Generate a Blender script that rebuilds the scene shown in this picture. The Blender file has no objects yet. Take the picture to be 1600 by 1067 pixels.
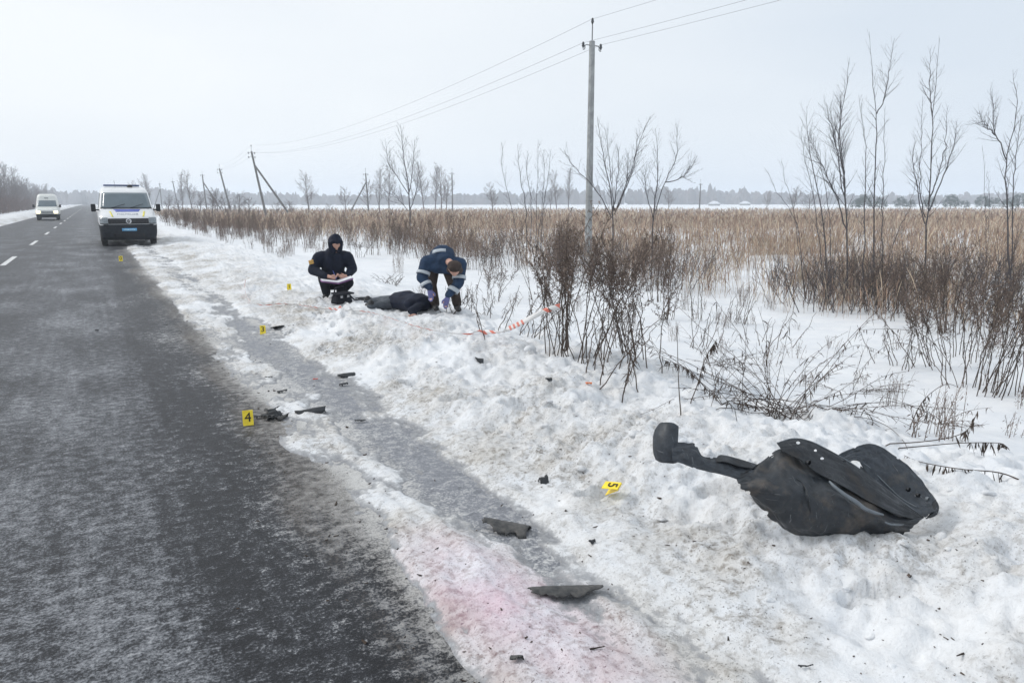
import bpy, bmesh, math, random
import numpy as np
from mathutils import Vector, Matrix, Euler

random.seed(11); RNG = np.random.default_rng(11)
SC = bpy.context.scene
COL = SC.collection
R = math.radians

# ---------------------------------------------------------------- camera
FPX, HOR, VPX, CAMH = 1150.0, 317.0, 140.0, 1.7       # focal length in photo pixels, horizon row, road vanishing column
PITCH = math.atan((533.5 - HOR) / FPX)
YAW = math.atan2((800 - VPX) / FPX, math.cos(PITCH) + math.sin(PITCH) * (533.5 - HOR) / FPX)
cam = bpy.data.cameras.new('camera'); cam.sensor_width = 36.0
cam.lens = 36.0 * FPX / 1600.0; cam.clip_start = 0.05; cam.clip_end = 6000
co = bpy.data.objects.new('camera', cam); COL.objects.link(co)
co.location = (0, 0, CAMH); co.rotation_euler = (math.pi / 2 - PITCH, 0, -YAW)
SC.camera = co

# ---------------------------------------------------------------- sky and light (even winter overcast)
SUN_AZ, SUN_EL = R(-48), R(38)      # azimuth clockwise from the road direction (+Y)
W = bpy.data.worlds.new('World'); SC.world = W; W.use_nodes = True
nt = W.node_tree; nt.nodes.clear()
def N(t, **k):
    n = nt.nodes.new(t)
    for a, b in k.items(): setattr(n, a, b)
    return n
out = N('ShaderNodeOutputWorld'); bg = N('ShaderNodeBackground')
sky = N('ShaderNodeTexSky', sky_type='NISHITA', sun_disc=False, sun_elevation=SUN_EL, sun_rotation=SUN_AZ)
sky.air_density = 1.0; sky.dust_density = 3.0
tc = N('ShaderNodeTexCoord')
mp = N('ShaderNodeMapping'); mp.inputs['Scale'].default_value = (1.1, 1.1, 3.5)
nz = N('ShaderNodeTexNoise'); nz.inputs['Scale'].default_value = 1.3; nz.inputs['Detail'].default_value = 4; nz.inputs['Roughness'].default_value = .45
nt.links.new(tc.outputs['Generated'], mp.inputs['Vector']); nt.links.new(mp.outputs['Vector'], nz.inputs['Vector'])
dot = N('ShaderNodeVectorMath', operation='DOT_PRODUCT')
dot.inputs[1].default_value = (math.sin(SUN_AZ) * math.cos(SUN_EL), math.cos(SUN_AZ) * math.cos(SUN_EL), math.sin(SUN_EL))
nt.links.new(tc.outputs['Generated'], dot.inputs[0])
ma = N('ShaderNodeMath', operation='MULTIPLY_ADD'); ma.inputs[1].default_value = 0.42; ma.inputs[2].default_value = 0.10
nt.links.new(dot.outputs['Value'], ma.inputs[0])
mb = N('ShaderNodeMath', operation='MULTIPLY_ADD'); mb.inputs[1].default_value = 0.8
nt.links.new(nz.outputs['Fac'], mb.inputs[0]); nt.links.new(ma.outputs[0], mb.inputs[2])
rp = N('ShaderNodeValToRGB')
rp.color_ramp.elements[0].position = .36; rp.color_ramp.elements[0].color = (7.1, 7.85, 8.7, 1)
rp.color_ramp.elements[1].position = .88; rp.color_ramp.elements[1].color = (9.4, 9.75, 10.0, 1)
nt.links.new(mb.outputs[0], rp.inputs['Fac'])
mx = N('ShaderNodeMixRGB'); mx.inputs['Fac'].default_value = .94     # the cloud deck hides nearly all of the clear sky
nt.links.new(sky.outputs['Color'], mx.inputs['Color1']); nt.links.new(rp.outputs['Color'], mx.inputs['Color2'])
nt.links.new(mx.outputs['Color'], bg.inputs['Color']); bg.inputs['Strength'].default_value = .095
nt.links.new(bg.outputs[0], out.inputs['Surface'])

sl = bpy.data.lights.new('sun', 'SUN'); sl.energy = 1.5; sl.angle = R(14); sl.color = (1, .97, .93)
so = bpy.data.objects.new('sun', sl); COL.objects.link(so)
so.rotation_euler = (math.pi / 2 - SUN_EL, 0, math.pi - SUN_AZ)
SC.view_settings.view_transform = 'Standard'; SC.view_settings.look = 'None'
SC.view_settings.exposure = 0.14; SC.view_settings.gamma = 1.0; SC.view_settings.use_curve_mapping = False
SC.render.engine = 'CYCLES'; SC.cycles.use_denoising = True
SC.cycles.max_bounces = 6; SC.cycles.diffuse_bounces = 3; SC.cycles.glossy_bounces = 2; SC.cycles.volume_bounces = 1
SC.cycles.transmission_bounces = 4; SC.cycles.transparent_max_bounces = 6
SC.cycles.volume_step_rate = 10; SC.render.film_transparent = False

# ---------------------------------------------------------------- noise
def _hash(ix, iy, s):
    h = (ix.astype(np.int64) * 374761393 + iy.astype(np.int64) * 668265263 + s * 1442695041) & 0xffffffff
    h = ((h ^ (h >> 13)) * 1274126177) & 0xffffffff
    return (h ^ (h >> 16)) & 0xffffffff
def perlin(x, y, s=0):
    x0 = np.floor(x); y0 = np.floor(y); fx = x - x0; fy = y - y0
    u = fx * fx * fx * (fx * (fx * 6 - 15) + 10); v = fy * fy * fy * (fy * (fy * 6 - 15) + 10)
    def g(ix, iy, dx, dy):
        a = _hash(ix, iy, s) * (2 * np.pi / 4294967296.0)
        return np.cos(a) * dx + np.sin(a) * dy
    a = g(x0, y0, fx, fy); b = g(x0 + 1, y0, fx - 1, fy); c = g(x0, y0 + 1, fx, fy - 1); d = g(x0 + 1, y0 + 1, fx - 1, fy - 1)
    return (a + u * (b - a)) * (1 - v) + (c + u * (d - c)) * v
def fbm(x, y, s=0, o=4, g=.5):
    r = 0; a = 1.0
    for i in range(o): r = r + a * perlin(x, y, s + i * 17); x = x * 2.03 + 5.1; y = y * 2.03 - 3.7; a *= g
    return r
def clods(x, y, cell, s, dens=.6, rmin=.3, rmax=.75):
    """height of half-round lumps strewn one to a cell (in units of the cell size)"""
    X = x / cell; Y = y / cell; X0 = np.floor(X); Y0 = np.floor(Y); best = np.zeros_like(X)
    for i in (-1, 0, 1):
        for j in (-1, 0, 1):
            cx = X0 + i; cy = Y0 + j
            h1 = _hash(cx, cy, s) / 4294967296.0; h2 = _hash(cx, cy, s + 1) / 4294967296.0
            h3 = _hash(cx, cy, s + 2) / 4294967296.0; h4 = _hash(cx, cy, s + 3) / 4294967296.0
            r = np.where(h4 < dens, rmin + (rmax - rmin) * h3, 0.01)
            d2 = (X - cx - h1) ** 2 + (Y - cy - h2) ** 2
            best = np.maximum(best, np.sqrt(np.maximum(r * r - d2, 0)))
    return best * cell
def sstep(a, b, x):
    t = np.clip((x - a) / (b - a), 0, 1); return t * t * (3 - 2 * t)

# ---------------------------------------------------------------- the lie of the land (x across the road, y along it)
PX = [-900, -60, -22, -13, -10.5, -8.4, -7.2, -6.4, -5.95, -5.6, .90, 1.08, 1.24, 1.45, 1.58, 1.75, 1.92, 2.05, 2.4, 2.9, 3.4, 3.9, 4.6, 5.4, 6.8, 9, 12, 60, 150, 400, 1500]
PZ = [0, -.1, -.3, -.3, -.1, .30, .34, .2, .04, -.08, -.06, -.012, .008, .014, -.012, -.018, -.012, .02, .085, .20, .27, .25, .14, -.04, -.28, -.33, -.33, -.32, -.25, .2, 2.5]
def land(x, y, fine=True):
    x = np.asarray(x, float); y = np.asarray(y, float)
    x, y = np.broadcast_arrays(x, y)
    w = .16 * fbm(x * .55, y * .55, 3, 3) * sstep(-1, 1.2, x) * (1 - sstep(14, 30, np.abs(x)))
    w2 = .10 * perlin(x * 2.3 + 9, y * 2.3, 8) * sstep(.6, 1.2, x) * (1 - sstep(3, 6, x))
    z = np.interp(x + w + w2, PX, PZ)
    far = 1 - .55 * sstep(6.5, 12, y)
    z = np.where((x > 2.05) & (z > .02), .02 + (z - .02) * far, z)
    onroad = sstep(.85, 1.15, x) + (1 - sstep(-6.2, -5.8, x))
    berm = (sstep(1.95, 2.7, x) * (1 - sstep(4.6, 6.2, x)) + (1 - sstep(-6.6, -6.1, x)) * sstep(-12, -8, x)) * (1 - .35 * sstep(7, 14, y))
    verge = sstep(4.2, 6.5, x) * (1 - sstep(40, 90, x)) + (1 - sstep(-12, -9, x)) * sstep(-60, -30, x)
    z = z + .09 * verge * fbm(x * .35, y * .35, 21, 4) + .10 * verge * np.maximum(perlin(x * .16 + 3, y * .16, 5), 0)
    if fine:
        sh = sstep(.95, 1.2, x) * (1 - sstep(2.0, 2.6, x))
        z = z + sh * (.022 * fbm(x * 3.2, y * .8, 31, 4, .6) + .030 * fbm(x * 2.4 + 5, y * 1.7, 29, 3, .6) + .016 * fbm(x * 9, y * 2.6, 33, 4, .7) + .008 * fbm(x * 22, y * 14, 37, 2) + .034 * (1 - sstep(2.6, 3.5, y)) + .022 * sstep(9.5, 14, y))
        lump = clods(x + .05 * perlin(x * 4, y * 4, 71), y + .05 * perlin(x * 4 + 7, y * 4, 72), .34, 41, .42, .22, .62)
        lump2 = clods(x + .02 * perlin(x * 9, y * 9, 73), y, .15, 47, .45, .2, .6)
        jag = fbm(x * 6, y * 6, 46, 4, .6)
        mod = np.clip(.55 + 1.1 * perlin(x * .7, y * .6, 61), .08, 1.2)
        dip = np.exp(-((x - 3.32) ** 2 + (y - 1.95) ** 2) / .30 ** 2)      # hollow the wheel arch liner lies in
        z = z - .13 * dip; berm = berm * (1 - .85 * dip)
        z = z + berm * (.13 * fbm(x * 1.5, y * 1.3, 35, 5, .55) + mod * ((.26 + .34 * (1 - sstep(1.8, 3.2, y))) * lump + .34 * lump2) + .034 * jag + .020 * fbm(x * 15, y * 15, 39, 3, .65) + .05 * (.28 - np.abs(fbm(x * 3.1, y * 3.1, 44, 4, .6))) + .028 * (.2 - np.abs(fbm(x * 8 + 3, y * 8, 45, 3, .6))))
        z = z + verge * (.010 * fbm(x * 2.5, y * 2.5, 51, 3) + .006 * perlin(x * 9, y * 9, 52))
    return z

# ---------------------------------------------------------------- from a photo pixel to a place
CY, SY, CP, SP = math.cos(YAW), math.sin(YAW), math.cos(PITCH), math.sin(PITCH)
def ray(px, py):
    x = (px - 800) / FPX; v = -(py - 533.5) / FPX
    fw = CP + SP * v; up = -SP + CP * v
    return np.array([x * CY + fw * SY, -x * SY + fw * CY, up])       # one metre of depth along the lens axis
def at(px, py, depth):
    d = ray(px, py); return np.array([0, 0, CAMH]) + d * depth
def surf(x, y):
    x = np.asarray(x, float); y = np.asarray(y, float)
    i = np.clip(np.searchsorted(XS, x) - 1, 0, len(XS) - 2); j = np.clip(np.searchsorted(YS, y) - 1, 0, len(YS) - 2)
    u = np.clip((x - XS[i]) / (XS[i + 1] - XS[i]), 0, 1); v = np.clip((y - YS[j]) / (YS[j + 1] - YS[j]), 0, 1)
    z = (GZ[j, i] * (1 - u) + GZ[j, i + 1] * u) * (1 - v) + (GZ[j + 1, i] * (1 - u) + GZ[j + 1, i + 1] * u) * v
    return np.where((x > -6.4) & (x < 2.6), np.maximum(z, 0), z)
def gz(x, y): return float(surf(x, y))
def ground(px, py, lo=1.2, hi=400):
    """where the ray of a pixel meets the ground"""
    d = ray(px, py); t = np.geomspace(lo, hi, 900)
    p = d[None, :] * t[:, None]; h = surf(p[:, 0], p[:, 1]); zz = CAMH + p[:, 2]
    k = np.argmax(zz < h)
    if k == 0: k = len(t) - 1
    a, b = zz[k - 1] - h[k - 1], zz[k] - h[k]
    tt = t[k - 1] + (t[k] - t[k - 1]) * a / (a - b + 1e-9)
    q = d * tt; return np.array([q[0], q[1], gz(q[0], q[1])]), tt

# ---------------------------------------------------------------- mesh helpers
def mesh_np(name, V, faces, mat=None, parent=None, smooth=False, attr=None):
    me = bpy.data.meshes.new(name)
    V = np.ascontiguousarray(V, np.float32); nv = len(V)
    faces = [np.ascontiguousarray(f, np.int32) for f in faces if len(f)]
    nf = sum(len(f) for f in faces); nl = sum(f.size for f in faces)
    me.vertices.add(nv); me.vertices.foreach_set('co', V.ravel())
    me.loops.add(nl); me.loops.foreach_set('vertex_index', np.concatenate([f.ravel() for f in faces]))
    me.polygons.add(nf)
    tot = np.concatenate([np.full(len(f), f.shape[1], np.int32) for f in faces])
    st = np.concatenate([[0], np.cumsum(tot)[:-1]]).astype(np.int32)
    me.polygons.foreach_set('loop_start', st)
    try: me.polygons.foreach_set('loop_total', tot)
    except Exception: pass
    me.update(calc_edges=True)
    if attr:
        for k, a in attr.items():
            if a.ndim == 1:
                at_ = me.attributes.new(k, 'FLOAT', 'POINT'); at_.data.foreach_set('value', np.ascontiguousarray(a, np.float32))
            else:
                at_ = me.attributes.new(k, 'FLOAT_COLOR', 'POINT')
                c = np.ones((nv, 4), np.float32); c[:, :3] = a; at_.data.foreach_set('color', c.ravel())
    me.polygons.foreach_set('use_smooth', np.full(nf, smooth, bool))
    if mat: me.materials.append(mat)
    me.validate()
    o = bpy.data.objects.new(name, me); COL.objects.link(o)
    if parent: o.parent = parent
    return o
def tag(o, label=None, cat=None, group=None, kind=None):
    if label: o['label'] = label
    if cat: o['category'] = cat
    if group: o['group'] = group
    if kind: o['kind'] = kind
    return o
def empty(name, loc, rz=0.0):
    o = bpy.data.objects.new(name, None); COL.objects.link(o); o.location = loc; o.rotation_euler = (0, 0, rz)
    o.empty_display_size = .2; return o
class MB:
    """collects shapes, then builds one mesh object"""
    def __init__(s): s.V = []; s.F = []; s.n = 0
    def add(s, V, F):
        V = np.asarray(V, float); s.V.append(V); s.F += [tuple(int(i) + s.n for i in f) for f in F]; s.n += len(V); return s
    def box(s, c, d, rot=None, taper=1.0):
        x, y, z = d[0] / 2, d[1] / 2, d[2] / 2
        P = np.array([[-x, -y, -z], [x, -y, -z], [x, y, -z], [-x, y, -z], [-x * taper, -y * taper, z], [x * taper, -y * taper, z], [x * taper, y * taper, z], [-x * taper, y * taper, z]])
        if rot is not None: P = P @ np.array(Euler(rot).to_matrix()).T
        return s.add(P + np.array(c), [(0, 3, 2, 1), (4, 5, 6, 7), (0, 1, 5, 4), (1, 2, 6, 5), (2, 3, 7, 6), (3, 0, 4, 7)])
    def tube(s, pts, rad, sides=6, cap=True):
        V, F = tube(np.asarray(pts, float), np.broadcast_to(np.asarray(rad, float), (len(pts),)), sides)
        k = len(pts); s.add(V, F)
        if cap:
            b = s.n - len(V)
            s.F.append(tuple(b + i for i in reversed(range(sides)))); s.F.append(tuple(b + (k - 1) * sides + i for i in range(sides)))
        return s
    def lathe(s, prof, c=(0, 0, 0), axis='z', sides=16):
        V = []; F = []
        for r, h in prof:
            for i in range(sides):
                a = 2 * math.pi * i / sides; p = (r * math.cos(a), r * math.sin(a), h)
                if axis == 'x': p = (h, p[0], p[1])
                if axis == 'y': p = (p[0], h, p[1])
                V.append(p)
        for j in range(len(prof) - 1):
            for i in range(sides): F.append((j * sides + i, j * sides + (i + 1) % sides, (j + 1) * sides + (i + 1) % sides, (j + 1) * sides + i))
        return s.add(np.array(V) + np.array(c), F)
    def grid(s, P):
        P = np.asarray(P, float); n, m = P.shape[:2]
        F = [(i * m + j, i * m + j + 1, (i + 1) * m + j + 1, (i + 1) * m + j) for i in range(n - 1) for j in range(m - 1)]
        return s.add(P.reshape(-1, 3), F)
    def build(s, name, mat=None, parent=None, smooth=False, bevel=0, solid=0, fix=True):
        me = bpy.data.meshes.new(name); me.from_pydata(np.concatenate(s.V).tolist(), [], s.F); me.validate()
        if fix:
            bm = bmesh.new(); bm.from_mesh(me); bmesh.ops.recalc_face_normals(bm, faces=bm.faces); bm.to_mesh(me); bm.free()
        if smooth: me.polygons.foreach_set('use_smooth', np.ones(len(me.polygons), bool))
        if mat: me.materials.append(mat)
        o = bpy.data.objects.new(name, me); COL.objects.link(o)
        if parent: o.parent = parent
        if solid: m = o.modifiers.new('thickness', 'SOLIDIFY'); m.thickness = solid; m.offset = 0
        if bevel: m = o.modifiers.new('bevel', 'BEVEL'); m.width = bevel; m.segments = 2; m.limit_method = 'ANGLE'; m.angle_limit = R(35)
        return o
def tube(P, rad, sides):
    k = len(P); T = np.gradient(P, axis=0) if k > 2 else np.repeat((P[1] - P[0])[None], k, 0)
    T = T / (np.linalg.norm(T, axis=1, keepdims=True) + 1e-12)
    d = P[-1] - P[0]; ref = np.array([0, 0, 1.0]) if abs(d[2]) < .7 * np.linalg.norm(d) else np.array([1.0, 0, 0])
    A = np.cross(T, ref); A /= np.linalg.norm(A, axis=1, keepdims=True) + 1e-12; B = np.cross(T, A)
    an = np.arange(sides) * 2 * np.pi / sides
    V = P[:, None, :] + rad[:, None, None] * (np.cos(an)[None, :, None] * A[:, None, :] + np.sin(an)[None, :, None] * B[:, None, :])
    i = np.arange(sides); j = (i + 1) % sides
    F = np.concatenate([np.stack([q * sides + i, q * sides + j, (q + 1) * sides + j, (q + 1) * sides + i], 1) for q in range(k - 1)])
    return V.reshape(-1, 3), F
class VEG:
    """many thin tubes and leaf faces gathered quickly into arrays"""
    def __init__(s): s.V = []; s.Q = []; s.C = []; s.n = 0
    def raw(s, V, Q, c=None):
        s.V.append(V); s.Q.append(Q + s.n); s.n += len(V)
        s.C.append(np.broadcast_to(np.asarray(c if c is not None else (1, 1, 1), float), (len(V), 3)))
    def tube(s, P, r0, r1, sides=4, c=None):
        P = np.asarray(P, float); V, F = tube(P, np.linspace(r0, r1, len(P)), sides); s.raw(V, F, c)
    def leaf(s, p, d, L, wd, droop=.3, c=None, rng=None):
        d = np.asarray(d, float); d = d / (np.linalg.norm(d) + 1e-9)
        sd = np.cross(d, (rng or RNG).normal(size=3)); sd /= np.linalg.norm(sd) + 1e-9
        a = p; b = p + d * L * .5 - np.array([0, 0, droop * L * .25]); e = p + d * L - np.array([0, 0, droop * L])
        V = np.array([a - sd * wd * .2, a + sd * wd * .2, b + sd * wd * .5, b - sd * wd * .5, e + sd * wd * .08, e - sd * wd * .08])
        s.raw(V, np.array([[0, 1, 2, 3], [3, 2, 4, 5]]), c)
    def build(s, name, mat, parent=None, smooth=False):
        return mesh_np(name, np.concatenate(s.V), [np.concatenate(s.Q)], mat, parent, smooth, {'col': np.concatenate(s.C)})
def catmull(P, n):
    P = np.asarray(P, float); k = len(P)
    Q = np.concatenate([[2 * P[0] - P[1]], P, [2 * P[-1] - P[-2]]]); t = np.linspace(0, k - 1 - 1e-6, n); i = t.astype(int); f = (t - i)
    f = f.reshape((-1,) + (1,) * (P.ndim - 1))
    a, b, c, d = Q[i], Q[i + 1], Q[i + 2], Q[i + 3]
    return .5 * ((2 * b) + (c - a) * f + (2 * a - 5 * b + 4 * c - d) * f ** 2 + (3 * b - a - 3 * c + d) * f ** 3)
def copy_tree(o, parent=None):
    c = o.copy(); COL.objects.link(c)
    if parent:
        c.parent = parent
    for ch in [k for k in bpy.data.objects if k.parent == o] if False else list(o.children): copy_tree(ch, c)
    return c

# ---------------------------------------------------------------- materials
def mat_nodes(name):
    m = bpy.data.materials.new(name); m.use_nodes = True; t = m.node_tree
    b = t.nodes['Principled BSDF']
    return m, t, b
def mat(name, col, rough=.6, var=.25, scale=8.0, metal=0.0, bump=0.0, col2=None, spec=.5, emit=None, coat=0):
    """plain colour broken up by noise"""
    m, t, b = mat_nodes(name)
    tcn = t.nodes.new('ShaderNodeTexCoord'); n = t.nodes.new('ShaderNodeTexNoise')
    n.inputs['Scale'].default_value = scale; n.inputs['Detail'].default_value = 5; n.inputs['Roughness'].default_value = .6
    t.links.new(tcn.outputs['Object'], n.inputs['Vector'])
    r = t.nodes.new('ShaderNodeValToRGB'); r.color_ramp.elements[0].position = .35; r.color_ramp.elements[1].position = .68
    c2 = col2 or tuple(min(1, c * (1 + var)) for c in col); c1 = tuple(c * (1 - var) for c in col) if not col2 else col
    r.color_ramp.elements[0].color = (*c1, 1); r.color_ramp.elements[1].color = (*c2, 1)
    t.links.new(n.outputs['Fac'], r.inputs['Fac']); t.links.new(r.outputs['Color'], b.inputs['Base Color'])
    b.inputs['Roughness'].default_value = rough; b.inputs['Metallic'].default_value = metal
    b.inputs['Specular IOR Level'].default_value = spec
    if coat: b.inputs['Coat Weight'].default_value = coat
    if bump:
        bp = t.nodes.new('ShaderNodeBump'); bp.inputs['Strength'].default_value = bump; bp.inputs['Distance'].default_value = .01
        t.links.new(n.outputs['Fac'], bp.inputs['Height']); t.links.new(bp.outputs['Normal'], b.inputs['Normal'])
    if emit: b.inputs['Emission Color'].default_value = (*emit[0], 1); b.inputs['Emission Strength'].default_value = emit[1]
    return m
def mat_veg(name, col, rough=.8, transl=0.0):
    """plant matter: the per-stalk tint times a base colour"""
    m, t, b = mat_nodes(name)
    a = t.nodes.new('ShaderNodeAttribute'); a.attribute_name = 'col'
    mu = t.nodes.new('ShaderNodeMixRGB'); mu.blend_type = 'MULTIPLY'; mu.inputs['Fac'].default_value = 1; mu.inputs['Color2'].default_value = (*col, 1)
    t.links.new(a.outputs['Color'], mu.inputs['Color1']); t.links.new(mu.outputs['Color'], b.inputs['Base Color'])
    b.inputs['Roughness'].default_value = rough; b.inputs['Specular IOR Level'].default_value = .2
    return m

def snow_material():
    m, t, b = mat_nodes('snow'); L = t.links.new
    def n_(ty, **k):
        n = t.nodes.new(ty)
        for a, v in k.items(): setattr(n, a, v)
        return n
    tcn = n_('ShaderNodeTexCoord')
    def noise(sc, det=5, ro=.6):
        q = n_('ShaderNodeTexNoise'); q.inputs['Scale'].default_value = sc; q.inputs['Detail'].default_value = det; q.inputs['Roughness'].default_value = ro
        L(tcn.outputs['Object'], q.inputs['Vector']); return q
    def ramp(src, p0, p1, c0=(0, 0, 0), c1=(1, 1, 1)):
        r = n_('ShaderNodeValToRGB'); r.color_ramp.elements[0].position = p0; r.color_ramp.elements[1].position = p1
        r.color_ramp.elements[0].color = (*c0, 1); r.color_ramp.elements[1].color = (*c1, 1); L(src, r.inputs['Fac']); return r.outputs['Color']
    def mix(f, a, c, blend='MIX'):
        q = n_('ShaderNodeMixRGB', blend_type=blend)
        for s, v in (('Fac', f), ('Color1', a), ('Color2', c)):
            if isinstance(v, tuple): q.inputs[s].default_value = (*v, 1)
            elif isinstance(v, (int, float)): q.inputs[s].default_value = v
            else: L(v, q.inputs[s])
        return q.outputs['Color']
    def math_(op, a, c):
        q = n_('ShaderNodeMath', operation=op)
        for i, v in enumerate((a, c)):
            if isinstance(v, (int, float)): q.inputs[i].default_value = v
            else: L(v, q.inputs[i])
        q.use_clamp = True
        return q.outputs[0]
    at_ = n_('ShaderNodeAttribute'); at_.attribute_name = 'dirt'
    pk = n_('ShaderNodeAttribute'); pk.attribute_name = 'pink_tint'
    n1 = noise(3.0, 6, .65); n2 = noise(22, 6, .7); n3 = noise(85, 4, .7)
    white = mix(ramp(n1.outputs['Fac'], .35, .7), (.72, .745, .78), (.82, .83, .845))
    wash = math_('MULTIPLY', at_.outputs['Fac'], ramp(n1.outputs['Fac'], .30, .62))
    base = mix(wash, white, (.40, .37, .325))
    grime = math_('MULTIPLY', math_('MULTIPLY', at_.outputs['Fac'], 1.35), ramp(n2.outputs['Fac'], .47, .66))
    base = mix(grime, base, (.20, .175, .145))
    grain = math_('MULTIPLY', math_('MULTIPLY', at_.outputs['Fac'], 1.7), ramp(n3.outputs['Fac'], .58, .66))
    base = mix(grain, base, (.09, .08, .07))
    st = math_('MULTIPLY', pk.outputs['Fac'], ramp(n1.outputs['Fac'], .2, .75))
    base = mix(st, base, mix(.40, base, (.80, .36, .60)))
    th = n_('ShaderNodeAttribute'); th.attribute_name = 'thin'
    gr_ = n_('ShaderNodeValToRGB'); gr_.color_ramp.elements[0].position = .36; gr_.color_ramp.elements[0].color = (.11, .112, .12, 1); gr_.color_ramp.elements[1].position = .68; gr_.color_ramp.elements[1].color = (.42, .43, .45, 1); L(n2.outputs['Fac'], gr_.inputs['Fac'])
    sl = math_('ADD', th.outputs['Fac'], math_('MULTIPLY', math_('SUBTRACT', n2.outputs['Fac'], .5), 1.6))
    sl2 = n_('ShaderNodeMath', operation='MULTIPLY_ADD'); sl2.inputs[1].default_value = 2.2; L(n2.outputs['Fac'], sl2.inputs[0]); sl2.inputs[2].default_value = -1.1
    sl3 = n_('ShaderNodeMath', operation='ADD'); L(sl2.outputs[0], sl3.inputs[0]); L(th.outputs['Fac'], sl3.inputs[1])
    base = mix(math_('MULTIPLY', ramp(sl3.outputs[0], .30, .95), ramp(th.outputs['Fac'], .02, .25)), base, gr_.outputs['Color'])
    L(base, b.inputs['Base Color'])
    b.inputs['Roughness'].default_value = .55; b.inputs['Specular IOR Level'].default_value = .3
    h = math_('ADD', math_('MULTIPLY', n2.outputs['Fac'], .6), math_('MULTIPLY', n3.outputs['Fac'], .3))
    bp = n_('ShaderNodeBump'); bp.inputs['Strength'].default_value = .55; bp.inputs['Distance'].default_value = .03
    L(h, bp.inputs['Height']); L(bp.outputs['Normal'], b.inputs['Normal'])
    return m

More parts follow.
